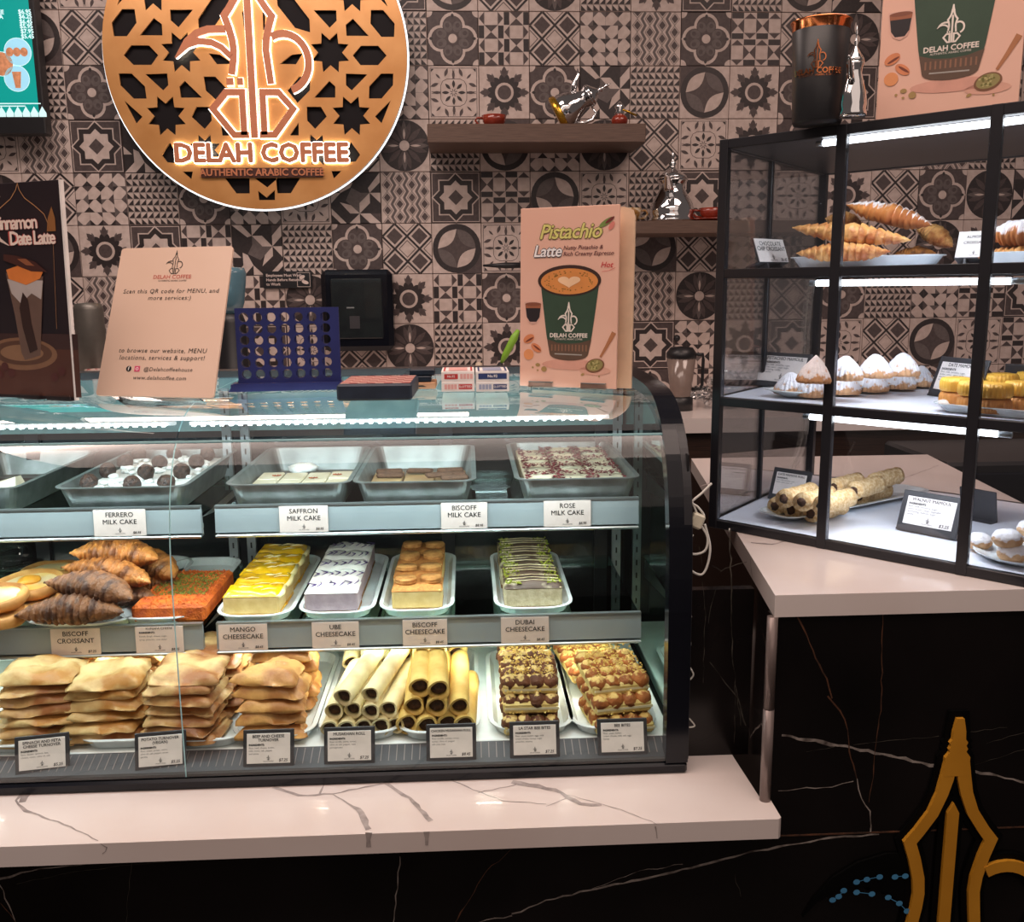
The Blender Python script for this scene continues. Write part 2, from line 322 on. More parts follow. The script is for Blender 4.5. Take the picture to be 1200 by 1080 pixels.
def tile_mesh(kind):
    b = MB(); L_, D, G, K = M['tL'], M['tD'], M['tG'], M['tK']; e = .0022   # unit tile, scaled on build
    base = {'A': D, 'J': L_, 'H': D, 'K': K}.get(kind, L_)
    b.box((-.494, -.494, -.03), (.494, .494, .028), base, bev=.008); z = .028
    z1, z2, z3, z4, z5 = [z + e * i for i in range(1, 6)]
    if kind == 'A':
        for sx in (-1, 1):
            for sy in (-1, 1):
                b.flat([(sx * .494, sy * .494)] + [(sx * .494 - sx * .11 * math.cos(t), sy * .494 - sy * .11 * math.sin(t)) for t in [PI / 2 * i / 6 for i in range(7)]], z1, L_)
        for i in range(4):
            a = i * PI / 2; c, s = math.cos(a), math.sin(a)
            b.ell(.235 * c, .235 * s, .245, .245, z1 + i * .0002, L_); leaf(b, .45 * c, .45 * s, .1, .03, a, z1 + .0012, L_)
        for i in range(4):
            a = i * PI / 2; c, s = math.cos(a), math.sin(a); b.ell(.225 * c, .225 * s, .195, .195, z2 + i * .0002, D); leaf(b, .42 * c, .42 * s, .08, .03, a, z2 + .001, K)
        for i in range(8):
            a = i * PI / 4 + PI / 8; b.ell(.235 * math.cos(a), .235 * math.sin(a), .105, .085, z3 + i * .0002, G, a); b.ell(.26 * math.cos(a), .26 * math.sin(a), .045, .04, z4 + i * .0001, D, a)
        b.ell(0, 0, .13, .13, z5, D); b.ell(0, 0, .085, .085, z5 + e, L_)
    elif kind == 'B':
        for cx in (-.25, .25):
            for cy in (-.25, .25):
                b.flat([(cx + .165, cy), (cx, cy + .165), (cx - .165, cy), (cx, cy - .165)], z1, D)
        dm = lambda r: [(r, 0), (0, r), (-r, 0), (0, -r)]
        b.stroke(dm(.165), .014, z1, D, True)
        for sx, sy in ((1, 1), (1, -1), (-1, 1), (-1, -1)): b.stroke([(sx * .49, sy * -.24 + 0), (sx * .24, sy * -.49)] if 0 else [(sx * .25, sy * .49), (sx * .49, sy * .25)][:2], .04, z2, K)
        b.stroke([(-.49, -.24), (.24, .49)], .04, z2, K); b.stroke([(-.24, -.49), (.49, .24)], .04, z2, K); b.stroke([(-.49, .24), (.24, -.49)], .04, z2 + .0003, K); b.stroke([(-.24, .49), (.49, -.24)], .04, z2 + .0003, K)
        for a in range(4):
            c, s = round(math.cos(a * PI / 2)), round(math.sin(a * PI / 2)); rot = lambda p: (p[0] * c - p[1] * s, p[0] * s + p[1] * c)
            b.stroke([rot((.49, .16)), rot((.335, 0)), rot((.49, -.16))], .014, z1, D)
    elif kind == 'C':
        b.flat([(.494, -.494), (.494, 0), (0, 0), (0, -.494)], z1, D); b.flat([(-.494, .0), (-.494, .494), (0, .494), (0, 0)], z1, L_)
        b.ell(0, 0, .488, .488, z2, K, n=32); b.ell(0, 0, .385, .385, z3, D, n=28)
        for i, m_ in enumerate((G, L_, G, L_)):
            a = PI / 4 + i * PI / 2; leaf(b, .27 * math.cos(a), .27 * math.sin(a), .54, .115, a + PI / 2, z4, m_, 8)
    elif kind == 'D':
        n = 8; s = .988 / n
        for i in range(n):
            for j in range(n):
                x, y = -.494 + i * s, -.494 + j * s; g = .008
                b.flat([(x + g, y + g), (x + s - g, y + g), (x + s - g, y + s - g)] if j % 2 else [(x + g, y + g), (x + s - g, y + g), (x + g, y + s - g)], z1, K)
                if (i + j) % 2: pass
        for i in range(1, n): b.stroke([(-.494 + i * s, -.494), (-.494 + i * s, .494)], .005, z2, G); b.stroke([(-.494, -.494 + i * s), (.494, -.494 + i * s)], .005, z2, G)
    elif kind == 'E':
        w4 = .247
        for c in range(4):
            for hlf in range(2):
                x = -.494 + c * w4; y = -.494 + hlf * .494; X = (c + hlf) % 2; xm = x + w4 / 2
                if X:
                    b.flat([(x + .006, y + .004), (x + w4 - .006, y + .004), (x + w4 - .006, y + .11), (x + .006, y + .11)], z1, K); b.flat([(x + .006, y + .384), (x + w4 - .006, y + .384), (x + w4 - .006, y + .49), (x + .006, y + .49)], z1, K)
                    b.flat([(x, y + .116), (xm, y + .247), (x, y + .378)], z1, D); b.flat([(x + w4, y + .116), (xm, y + .247), (x + w4, y + .378)], z1, D)
                else:
                    b.flat([(x + .01, y + .11), (x + w4 - .01, y + .11), (xm, y + .01)], z1, D); b.flat([(x + .01, y + .384), (x + w4 - .01, y + .384), (xm, y + .484)], z1, D)
                    b.stroke([(x, y + .116), (x + w4, y + .116), (x + w4, y + .378), (x, y + .378)], .005, z1, G, True)
    elif kind == 'F':
        b.stroke([(-.455, -.455), (.455, -.455), (.455, .455), (-.455, .455)], .01, z1, D, True)
        for i in range(8):
            a = i * PI / 4; leaf(b, .16 * math.cos(a), .16 * math.sin(a), .15, .03, a, z2, K)
            if i % 2 == 0: leaf(b, .33 * math.cos(a), .33 * math.sin(a), .17, .028, a, z2, D)
            leaf(b, .05 * math.cos(a + PI / 8), .05 * math.sin(a + PI / 8), .07, .009, a + PI / 8, z2, G)
        for i in range(4):
            a = i * PI / 2 + PI / 4; c, s = math.cos(a), math.sin(a)
            leaf(b, .43 * c, .43 * s, .13, .02, a, z2, D)
            for t in (-1, 1):
                q = a + t * .42; leaf(b, .40 * math.cos(q), .40 * math.sin(q), .17, .032, a + t * 1.15, z2, D)
            b.stroke([(c0[0] * math.cos(a) - c0[1] * math.sin(a), c0[0] * math.sin(a) + c0[1] * math.cos(a)) for c0 in ((.32, -.30), (.19, -.17), (.27, -.09), (.30, 0), (.27, .09), (.19, .17), (.32, .30))], .01, z1, D)
            b.flat([(.44 * (1 if c > 0 else -1), .44 * (1 if s > 0 else -1)), (.44 * (1 if c > 0 else -1), .38 * (1 if s > 0 else -1)), (.38 * (1 if c > 0 else -1), .44 * (1 if s > 0 else -1))], z2, K)
    elif kind == 'G':
        for i in range(8):
            a = i * PI / 4; b.ell(.24 * math.cos(a), .24 * math.sin(a), .12, .105, z1 + i * .0002, K, a); leaf(b, .38 * math.cos(a), .38 * math.sin(a), .22, .055, a, z3, D)
            for t in (-1, 1): leaf(b, .365 * math.cos(a + t * .13), .365 * math.sin(a + t * .13), .14, .025, a + t * .5, z2 + .0003, G)
        b.ell(0, 0, .25, .25, z3, K); b.ell(0, 0, .185, .185, z4, L_); b.ell(0, 0, .135, .135, z5, D)
    elif kind == 'H':
        st = lambda r: [p for i in range(8) for p in ((r * math.cos(i * PI / 4), r * math.sin(i * PI / 4)), (r * .765 * math.cos(i * PI / 4 + PI / 8), r * .765 * math.sin(i * PI / 4 + PI / 8)))]
        b.stroke([(-.47, -.47), (.47, -.47), (.47, .47), (-.47, .47)], .012, z1, L_, True)
        b.flat(st(.49), z2, L_); b.flat(st(.455), z3, K); b.flat(st(.33), z4, L_); b.flat([(.15, 0), (0, .15), (-.15, 0), (0, -.15)], z5, D)
    elif kind == 'I':
        for c in range(4):
            x = -.37 + c * .247; off = .06 if c % 2 else -.06
            for r in range(-1, 5):
                y = -.43 + r * .247 + off
                cl = lambda P: [(max(-.49, min(.49, p)), max(-.49, min(.49, q))) for p, q in P]
                if y > .56 or y < -.56: continue
                b.flat(cl([(x + .1, y), (x, y + .125), (x - .1, y), (x, y - .125)]), z1, K); b.flat(cl([(x + .088, y), (x, y + .11), (x - .088, y), (x, y - .11)]), z2, L_); b.flat(cl([(x + .07, y), (x, y + .085), (x - .07, y), (x, y - .085)]), z3, D)
            if c < 3:
                P = []; xm = x + .1235
                for i in range(9): P.append((xm + (.035 if i % 2 == c % 2 else -.035), max(-.49, min(.49, -.494 + i * .1235))))
                b.stroke(P, .05, z1, G)
    elif kind == 'J':
        b.ell(0, 0, .49, .49, z1, K, n=32)
        for i in range(12):
            a = i * PI / 6 + PI / 12; leaf(b, .28 * math.cos(a), .28 * math.sin(a), .38, .055, a, z2, D)
        for i in range(4):
            a = i * PI / 2; leaf(b, .3 * math.cos(a), .3 * math.sin(a), .38, .05, a, z2 + .0005, G); leaf(b, .22 * math.cos(a), .22 * math.sin(a), .22, .022, a, z3, L_)
        b.ell(0, 0, .1, .1, z4, L_)
    elif kind == 'K':
        for P, m_ in (([(-.49, .49), (-.3, .49), (-.1, .28), (-.19, .25)], L_), ([(-.1, .49), (.1, .49), (-.1, .28)], L_), ([(-.1, .28), (.1, .28), (.3, .07), (.1, .07)], L_), ([(-.1, .28), (.1, .07), (.3, .07), (.05, -.2), (-.2, -.08), (-.1, .1)], G), ([(.3, .07), (.3, .28), (.49, .49), (.49, .27)], L_), ([(.3, .07), (.49, .07), (.49, -.14)], L_), ([(.3, .07), (.3, -.12), (.08, -.32), (.14, -.1)], L_), ([(-.49, 0), (-.33, -.15), (-.49, -.15)], L_), ([(-.49, -.49), (-.3, -.3), (-.1, -.3), (-.28, -.49)], L_), ([(-.1, -.3), (-.1, -.49), (.1, -.49)], L_), ([(-.1, -.3), (-.3, -.3), (-.3, -.05), (-.2, -.1)], L_), ([(.2, -.49), (.49, -.2), (.49, -.32), (.32, -.49)], L_), ([(.3, .49), (.49, .49), (.3, .3)], D)): b.flat(P, z1, m_)
    elif kind == 'L':
        rd = random.Random(5); s = .247
        for i in range(4):
            for j in range(4):
                x, y = -.494 + i * s, -.494 + j * s; h = s * .42
                cs = [(x, y, 1, 1), (x + s, y, -1, 1), (x + s, y + s, -1, -1), (x, y + s, 1, -1)]; rd.shuffle(cs)
                for t, (a, c, p, q) in enumerate(cs[:3]): b.flat([(a, c), (a + p * h, c), (a, c + q * h)], z1, (K, D, G)[rd.randrange(3)])
                b.stroke([(x, y), (x + s, y), (x + s, y + s), (x, y + s)], .004, z1, G, True)
    return b
TS = .2
rowsT = {-2: 'HDLBEFAKIDGLBAEHCDKBFAJH', -1: 'LKDFBGHAKHCBJDGHDCKEAIBL', 0: 'KJCBAFLHJDAEBLIAEBJCDHKF',
         1: 'BKDAEJBLGLFGAKDCGAHBELIC', 2: 'EFIHKCDGBJDCLJBFGAECIDGA', 3: 'GJBLDALFKIHECFDHLFGBAJKD',
         4: 'LHCGHEKDABCFHACBLEDBJGCF', 5: 'AEBIDKEJBGEAKGIJDBADLEHG', 6: 'HGKDCAHFBJDGELHLGHFBCFEH',
         7: 'FBLAJEGDKCFHBIAEDKLGAJDB', 8: 'DAGJBKFECHLDAGBFJEKCHADI'}
tm = {k: tile_mesh(k) for k in 'ABCDEFGHIJKL'}; tmesh = {}
RT = Matrix(((1, 0, 0, 0), (0, 0, -1, 0), (0, 1, 0, 0), (0, 0, 0, 1)))  # local z -> -Y (towards the room)
for j, srow in rowsT.items():
    for c, ch in enumerate(srow):
        i = c - 10; x = TX0 + (i + .5) * TS; z = TZ0 - (j + .5) * TS
        if ch not in tmesh:
            o = tm[ch].build('tile', wall); tmesh[ch] = o.data
        else:
            o = bpy.data.objects.new('tile', tmesh[ch]); C.objects.link(o); o.parent = wall
        rot = Matrix.Rotation((((i * 7 + j * 3) % 4) * PI / 2) if ch in 'CKL' else (PI / 2 if (ch == 'E' and (i + j) % 2) else 0), 4, 'Z')
        o.matrix_local = Matrix.Translation((x, WY - .001, z)) @ RT @ rot @ Matrix.Diagonal((TS, TS, TS, 1))
# ------------------------------------------------------------------ counters
def veins(mb, polys, T=None, seed=1):
    """each: points (already 2D in the face's plane), width start, width end, material"""
    for k, (P, w0, w1, m) in enumerate(polys):
        Q = []; rd = random.Random(seed + k)
        for i in range(len(P) - 1):
            a, b = Vector(P[i]), Vector(P[i + 1]); n = max(2, int((b - a).length / .012))
            for t in range(n):
                p = a.lerp(b, t / n); d = (b - a).normalized(); nn = Vector((-d.y, d.x)); Q.append(p + nn * rd.uniform(-1, 1) * .0016)
        Q.append(Vector(P[-1])); n = len(Q)
        mb.stroke(Q, [max(.0006, (w0 + (w1 - w0) * i / n) * rd.uniform(.55, 1.35)) for i in range(n)], .0004 + k * .00002, m, T=T)
# low slab under the display case
sl = MB(); SZ0, SZ1 = .688, .720
sl.prism([(-1.35, 1.255), (.450, 1.255), (.4545, 1.2595), (.4545, 1.306), (.440, 1.312), (.435, 1.44), (.435, 2.06), (-1.35, 2.06)], SZ0, SZ1, M['marbleW'])
T0 = Matrix.Translation((0, 0, SZ1))
def zz(*pts): return [tuple(pZ(x, y, SZ1)[:2]) for x, y in pts]
veins(sl, [(zz((30, 925), (18, 938), (30, 950), (60, 960), (90, 972), (115, 985)), .006, .0015, M['veinG']), (zz((37, 922), (26, 940)), .012, .008, M['veinG']),
           (zz((320, 922), (350, 932), (390, 930), (465, 915)), .006, .002, M['veinG']), (zz((390, 930), (420, 948), (432, 972)), .002, .012, M['veinG']), (zz((375, 930), (385, 910)), .003, .001, M['veinG']),
           (zz((450, 917), (480, 935), (505, 962)), .006, .007, M['veinG']), (zz((512, 906), (555, 925), (590, 938), (640, 942)), .003, .0012, M['veinG']), (zz((560, 929), (610, 918), (700, 940), (745, 955), (770, 966)), .002, .001, M['veinG']),
           (zz((600, 916), (650, 925), (680, 942), (705, 943)), .012, .006, M['veinG']), (zz((640, 945), (665, 935)), .001, .002, M['veinG'])], T0)
TF = Matrix.Translation((0, 1.255, 0)) @ RT
def yy(*pts, Y=1.255): return [(pY(x, y, Y)[0], pY(x, y, Y)[2]) for x, y in pts]
veins(sl, [(yy((118, 988), (126, 993), (120, 1000)), .0015, .001, M['veinG']), (yy((432, 975), (432, 992)), .01, .004, M['veinG']), (yy((500, 974), (500, 990)), .007, .003, M['veinG']), (yy((768, 968), (770, 982)), .002, .002, M['veinG'])], TF, 9)
tag(sl.build('marble_slab'), 'long low white marble slab with grey veins in front of and under the pastry display case', 'counter slab')
# right-hand service counter: an arm running away from the customer side
A0 = Vector((.447, 1.308)); DV = Vector((.1252, .9921))
cr = empty('service_counter', (0, 0, 0)); tag(cr, 'tall counter with white marble top and black veined marble sides right of the display case', 'counter')
CT = [(.447, 1.306), (1.072, 1.306), (1.226, 2.42), (.588, 2.425)]
ct = MB(); ct.prism([(.447, 1.306), (1.072, 1.306), (1.226, 2.42), (.588, 2.425)], 1.016, 1.05, M['marbleW'])
T1 = Matrix.Translation((0, 0, 1.05))
def zc(*pts): return [tuple(pZ(x, y, 1.05)[:2]) for x, y in pts]
veins(ct, [(zc((880, 636), (905, 638), (935, 630), (960, 633)), .008, .002, M['veinG']), (zc((820, 570), (850, 560), (880, 548)), .004, .001, M['veinG']), (zc((840, 575), (900, 565), (1010, 556)), .002, .002, M['veinG']), (zc((1020, 600), (1060, 560), (1100, 545)), .003, .001, M['veinG'])], T1, 20)
ct.build('countertop', cr)
fp = MB(); fp.box((-1.35, 1.31, 0), (.447, 1.335, SZ0), M['marbleB']); fp.box((.447, 1.31, 0), (1.06, 1.335, .6565), M['marbleB']); fp.box((.447, 1.31, .6585), (1.06, 1.335, 1.016), M['marbleB'])
TM = Matrix.Translation((0, 1.31, 0)) @ RT
W_, O_, F_ = M['veinW'], M['veinO'], M['veinF']
def ym(*pts): return yy(*pts, Y=1.31)
veins(fp, [(ym((916, 861), (955, 868), (1000, 876), (1060, 889), (1100, 898), (1150, 905), (1205, 917)), .005, .004, W_),
           (ym((970, 815), (985, 832), (993, 855), (995, 880), (1004, 912)), .0022, .002, O_), (ym((1004, 912), (1010, 935), (1019, 950), (1020, 975)), .002, .0024, W_),
           (ym((925, 700), (945, 745), (968, 795), (975, 818)), .002, .0024, O_), (ym((1033, 815), (1030, 850), (1025, 890), (1018, 940)), .0018, .001, O_),
           (ym((1036, 700), (1034, 760), (1033, 815)), .001, .0018, O_),
           (ym((912, 927), (945, 923), (975, 922), (1000, 915)), .0016, .001, W_), (ym((1000, 872), (1060, 865), (1100, 862)), .0008, .001, F_), (ym((1135, 857), (1180, 852)), .001, .0006, F_), (ym((1155, 870), (1200, 858)), .001, .0008, F_), (ym((1140, 896), (1200, 878)), .0008, .0008, F_), (ym((945, 880), (980, 874)), .0006, .001, F_),
           (ym((600, 1071), (640, 1055), (700, 1040), (760, 1027), (830, 1012), (880, 998), (930, 988), (990, 979), (1030, 977)), .003, .0034, W_), (ym((690, 1043), (750, 1020), (800, 1012)), .001, .001, W_),
           (ym((0, 1030), (25, 1022), (60, 1016), (100, 1012)), .003, .001, W_), (ym((0, 1035), (10, 1060), (20, 1085)), .002, .001, W_), (ym((0, 1058), (12, 1070), (22, 1085)), .001, .002, O_),
           (ym((470, 1003), (465, 1040), (460, 1085)), .0018, .001, W_), (ym((605, 990), (570, 1020), (545, 1060), (530, 1085)), .001, .0022, O_), (ym((560, 1080), (600, 1072)), .001, .003, W_),
           (ym((155, 1010), (150, 1050), (148, 1080)), .0008, .0008, F_), (ym((20, 1035), (90, 1020), (200, 1008)), .0007, .0005, F_), (ym((860, 1024), (868, 1050)), .0006, .0006, F_)], TM, 40)
fp.build('front_panel', cr)
jt = MB(); jt.box((.447, 1.3085, .6565), (1.06, 1.32, .6585), M['veinO']); jt.build('panel_joint', cr)
# side of the arm, facing the display case
T2 = Matrix.Translation((.4475, 1.312, 0)) @ Matrix.Rotation(math.atan2(DV.y, DV.x), 4, 'Z')
sp = MB(); sp.box((0, -.02, 0), (1.11, 0, 1.016), M['marbleB'], T=T2)
T3 = T2 @ Matrix(((-1, 0, 0, 0), (0, 0, 1, 0), (0, 1, 0, 0), (0, 0, 0, 1)))
def side(*pts):
    out = []
    for x, y in pts:
        v = ray(x, y); n = Vector((-DV.y, DV.x, 0)); a = Vector((A0.x, A0.y, 1.5)); t = (a - EYE).dot(n) / v.dot(n); p = EYE + v * t
        out.append((-((p.x - A0.x) * DV.x + (p.y - A0.y) * DV.y), p.z))
    return out
veins(sp, [(side((886, 690), (889, 720), (895, 745), (900, 765)), .003, .002, M['veinF']), (side((875, 830), (880, 865), (886, 855), (893, 850), (899, 862)), .002, .003, W_), (side((880, 655), (884, 700)), .001, .002, M['veinF'])], T3, 60)
sp.build('side_panel', cr)
tr = MB(); tr.tube([(.4455, 1.3085, SZ1), (.4455, 1.3085, .87)], .0085, M['greyT'], 14); tr.tube([(.4455, 1.3085, .8705), (.4455, 1.3085, 1.016)], .0082, M['greyT'], 14); tr.build('corner_trim', cr)
ip = MB(); ip.box((.352, 1.452, SZ1), (.462, 1.47, 1.012), M['marbleB'])
TI = Matrix.Translation((0, 1.452, 0)) @ RT
def yi(*pts): return yy(*pts, Y=1.452)
veins(ip, [(yi((855, 620), (857, 690), (858, 760), (862, 800), (868, 850)), .002, .0012, M['veinF']), (yi((834, 662), (845, 668), (855, 665), (875, 658)), .0022, .001, M['veinF']), (yi((820, 640), (826, 720), (824, 800)), .001, .001, M['veinF']), (yi((832, 775), (850, 800), (865, 818), (874, 850)), .0018, .0022, M['veinF']), (yi((838, 690), (830, 730)), .001, .001, F_), (yi((862, 790), (860, 870)), .001, .0008, F_)], TI, 70)
ip.build('infill_panel', cr)
# staff side: worktop along the back wall with wooden cabinets
bc = empty('back_counter', (0, 0, 0)); tag(bc, 'long back worktop with pale marble top and dark wooden front along the tiled wall', 'counter')
b_ = MB(); b_.box((-2.6, 3.12, 1.008), (2.4, WY - .01, 1.058), M['marbleW']); b_.build('worktop', bc)
b_ = MB(); b_.box((-2.6, 3.15, 0), (2.4, WY - .01, 1.008), M['woodD']); b_.build('cabinet_front', bc)
# dark appliance beyond the arm
bf = empty('dark_cooler', (1.62, 2.95, 0)); tag(bf, 'dark under-counter unit standing behind the service counter at the right', 'cabinet')
b_ = MB(); b_.box((-.22, -.3, 0), (.3, .12, .98), M['black'], bev=.01); b_.build('body', bf)
b_ = MB(); b_.box((-.2, -.315, .08), (.28, -.3, .95), M['blackgl'], bev=.004); b_.build('door', bf)
b_ = MB(); b_.box((-.17, -.33, .5), (-.155, -.315, .8), M['steel']); b_.build('handle', bf)
# gold emblem on the marble front
ge = empty('gold_emblem', (0, 0, 0)); tag(ge, 'large gold and black coffee-pot emblem with blue dotted spout on the black marble front', 'emblem')
EX, EZ = .740, .3195; EH = .529; TE = Matrix.Translation((EX, 1.3095, EZ)) @ RT @ Matrix.Shear('XZ', 4, (0, 0))
q = MB(); emblem(q, 0, 0, EH, .004, M['deep'], 0, grow=52, T=TE, spout=False)
k_ = EH / 1400
sp_out = [(-150, 800), (-260, 800), (-380, 765), (-480, 700), (-560, 600), (-600, 520), (-540, 590), (-440, 640), (-330, 650), (-230, 610), (-160, 540), (-130, 480), (-120, 600)]
q.prism([(x * k_, y * k_) for x, y in sp_out], 0, .0037, M['deep'], T=TE); q.build('black_backing', ge)
q = MB(); emblem(q, 0, 0, EH, .010, M['goldE'], .004, T=TE, spout=False); q.build('gold_outline', ge)
q = MB(); blu = mat('blue_dots', srgb(78, 150, 196), srgb(70, 138, 184), rough=.5)
def em(x, y): p = pY(x, y, 1.305); return (p.x - EX, p.z - EZ)
dots = [[(1003, 1032), (1015, 1029), (1030, 1026)], [(1048, 1026), (1060, 1025)], [(975, 1053), (982, 1049), (988, 1042)], [(1003, 1044), (1021, 1046)], [(1040, 1050), (1053, 1057), (1062, 1066), (1070, 1078)]]
for row in dots:
    for (x, y) in row: p = em(x, y); q.ell(p[0], p[1], .0055, .0048, .0072, blu, n=10, T=TE)
    for a, b in zip(row, row[1:]): q.stroke([em(*a), em(*b)], .0012, .0068, blu, T=TE)
q.build('blue_dots', ge)
# ------------------------------------------------------------------ things on the wall
def shelf(name, x0, x1, z0, z1, depth, label):
    t = empty(name, (x0, WY - .01, z0)); tag(t, label, 'shelf')
    b = MB(); b.box((0, -depth, 0), (x1 - x0, 0, z1 - z0), M['wood'], bev=.002); b.build('board', t)
    for q in (.15, .85): b = MB(); b.tube([((x1 - x0) * q, -.005, (z1 - z0) / 2), ((x1 - x0) * q, -depth * .6, (z1 - z0) / 2)], .006, M['steel']); b.build('bracket', t)
    return t
a, b = pY(501, 167, 3.62), pY(757, 144, 3.62)
shelf('floating_shelf', a.x, b.x, a.z, pY(501, 145, 3.62).z, .288, 'upper dark wooden floating shelf holding the toppled silver pot'); ZU = pY(501, 145, 3.62).z
a2, b2 = pY(700, 274, 3.62), pY(700, 259, 3.62)
shelf('floating_shelf', a2.x, 1.45, a2.z, b2.z, .288, 'lower dark wooden floating shelf holding the upright silver pot'); ZL = b2.z
redm = mat('red_glaze', srgb(150, 52, 30), srgb(120, 38, 24), rough=.25, coat=.5, scale=20); goldm = mat('yellow_gold', srgb(205, 160, 60), rough=.25, metal=.9)
def cup(name, x, z, y, r, h, m, label, saucer=False, hs=1):
    t = empty(name, (x, y, z)); tag(t, label, 'cup'); o = .006 if saucer else 0
    b = MB(); b.lathe([(r * .5, o), (r * .62, o + .002), (r * .9, o + h * .5), (r, o + h), (r * .93, o + h), (r * .82, o + h * .5), (r * .5, o + .006), (.001, o + .006)], m, 24); b.build('bowl', t)
    b = MB(); b.tube([(hs * r * .9, 0, o + h * .8), (hs * r * 1.35, 0, o + h * .85), (hs * r * 1.5, 0, o + h * .6), (hs * r * 1.25, 0, o + h * .3), (hs * r * .78, 0, o + h * .25)], .004, m, 8); b.build('handle', t)
    if saucer: b = MB(); b.lathe([(.001, 0), (r * .8, 0), (r * 1.6, .008), (r * 1.62, .011), (r * .8, .005), (.001, .005)], m, 24); b.build('saucer', t)
    return t
def px(x, y, Y): return pY(x, y, Y)
p = px(579, 144, 3.72); cup('red_cup', p.x, ZU, 3.72, .047, .045, redm, 'small red glazed cup on the upper shelf', hs=-1)
p = px(828, 255, 3.70); cup('red_cup', p.x + .02, ZL, 3.70, .05, .045, redm, 'red glazed cup and saucer on the lower shelf beside the silver pot', True, hs=-1)
crm = mat('cream_gold_pattern', srgb(196, 178, 150), srgb(150, 105, 45), rough=.3, scale=60, lo=.45, hi=.55)
p = px(737, 258, 3.70); cup('gilded_cup', p.x, ZL, 3.70, .048, .052, crm, 'cream cup with gold pattern at the left end of the lower shelf', hs=1)
def dallah(name, loc, s, label, T=None):
    t = empty(name, loc); tag(t, label, 'coffee pot'); m = M['chrome']
    b = MB(); b.lathe([(.001, 0), (.050, 0), (.052, .008), (.047, .016), (.050, .03), (.046, .055), (.034, .085), (.026, .105), (.028, .118), (.033, .126), (.034, .132), (.001, .133)], m, 28); b.build('body', t)
    b = MB(); b.lathe([(.034, .132), (.030, .142), (.018, .155), (.008, .166), (.005, .172), (.009, .179), (.005, .186), (.003, .196), (.006, .201), (.002, .212), (.0005, .22)], m, 20); b.build('lid', t)
    b = MB(); b.tube([(-.030, 0, .082), (-.052, 0, .104), (-.070, 0, .132), (-.086, 0, .138)], [.013, .010, .006, .002], m, 10); b.build('spout', t)
    b = MB(); b.tube([(.030, 0, .122), (.054, 0, .126), (.066, 0, .104), (.062, 0, .074), (.048, 0, .045), (.054, 0, .036)], [.004, .005, .0055, .005, .004, .002], m, 8); b.build('handle', t)
    t.scale = (s, s, s); return t
p = px(787, 257, 3.72); dallah('silver_coffee_pot', (p.x, 3.72, ZL), 1.08, 'silver coffee pot with tall finial standing upright on the lower shelf'); _d = bpy.data.objects['silver_coffee_pot']; _d.scale = (1.75, 1.75, 1.22); _d.rotation_euler = (0, 0, 1.2)
p = px(668, 136, 3.74); d = dallah('toppled_coffee_pot', (p.x - .05, 3.74, ZU + .052), 1.0, 'silver and gold coffee pot lying on its side on the upper shelf'); d.scale = (1.25, 1.25, 1.05); d.rotation_euler = (0, math.radians(62), math.radians(-8))
b = MB(); b.lathe([(.050, -.004), (.055, 0), (.053, .016), (.049, .02)], goldm, 24); b.build('gold_foot', d)
p = px(726, 140, 3.72); t = empty('red_censer', (p.x, 3.72, ZU)); tag(t, 'small red and gold pot with spoon beside the toppled silver pot', 'pot')
b = MB(); b.sph((0, 0, .026), .032, redm, 16, 10, zs=.8); b.build('body', t); b = MB(); b.lathe([(.012, .046), (.02, .052), (.012, .064), (.02, .075), (.004, .095)], M['chrome'], 16); b.tube([(0, 0, .07), (.03, 0, .06), (.065, 0, .045)], .004, goldm); b.build('lid', t)
# black paper towel dispenser
a, b2, c = pY(379, 412, 3.80), pY(462, 412, 3.80), pY(380, 316, 3.80)
t = empty('towel_dispenser', (a.x, 3.80, a.z)); tag(t, 'black glossy paper towel dispenser mounted on the tiled wall', 'dispenser'); wD, hD = b2.x - a.x, c.z - a.z
b = MB(); b.box((0, 0, 0), (wD, .11, hD), M['blackgl'], bev=.02); b.build('housing', t)
b = MB(); b.box((.04, -.006, .05), (wD - .04, .002, hD - .035), M['dark'], bev=.004); b.build('window', t)
b = MB(); b.box((.11, -.008, .09), (.15, -.005, .14), M['holder']); b.build('latch', t); b = MB(); b.box((.1, -.008, .17), (.13, -.005, .175), M['steel']); b.build('sensor_window', t)
TD = lambda p: Matrix.Translation(p) @ RT
# hand washing sign
a, b2, c = pY(309, 338, 3.9), pY(366, 338, 3.9), pY(309, 318, 3.9); wS, hS = b2.x - a.x, c.z - a.z
b = MB(); b.box((0, 0, 0), (wS, hS, .006), M['black'], bev=.001); t = b.build('wash_hands_sign', T=TD((a.x, 3.906, a.z))); tag(t, 'small black hand washing sign on the wall above the blue game', 'sign')
b = MB(); wi = M['tagP']
for k, s_ in enumerate(('Employees Must Wash', 'Hands Before Returning', 'to Work')): text(b, s_, .012, hS * (.76 - k * .26), .0065, .0155, wi, align='LEFT', bold=.0003)
b.stroke([(wS * .7, .006), (wS * .96, .006), (wS * .96, hS - .006), (wS * .7, hS - .006)], .0015, .0065, wi, True); b.ell(wS * .80, hS * .65, .012, .007, .0066, wi, .4); b.ell(wS * .86, hS * .35, .014, .007, .0066, wi, -.3); b.build('lettering', t)
# magnetic knife bar
a, b2 = pY(566, 311, 3.85), pY(612, 311, 3.85)
t = empty('utensil_bar', (a.x, 3.86, a.z)); tag(t, 'utensil hanging level on the wall left of the pistachio poster', 'utensil'); b = MB(); b.tube([(0, 0, 0), (.09, 0, 0), (.16, 0, 0)], [.004, .012, .011], M['black']); b.build('handle', t); b = MB(); b.tube([(.16, 0, 0), (.2, 0, 0)], .012, M['white']); b.tube([(.2, 0, 0), (.3, 0, 0)], .004, M['steel']); b.build('shaft', t)
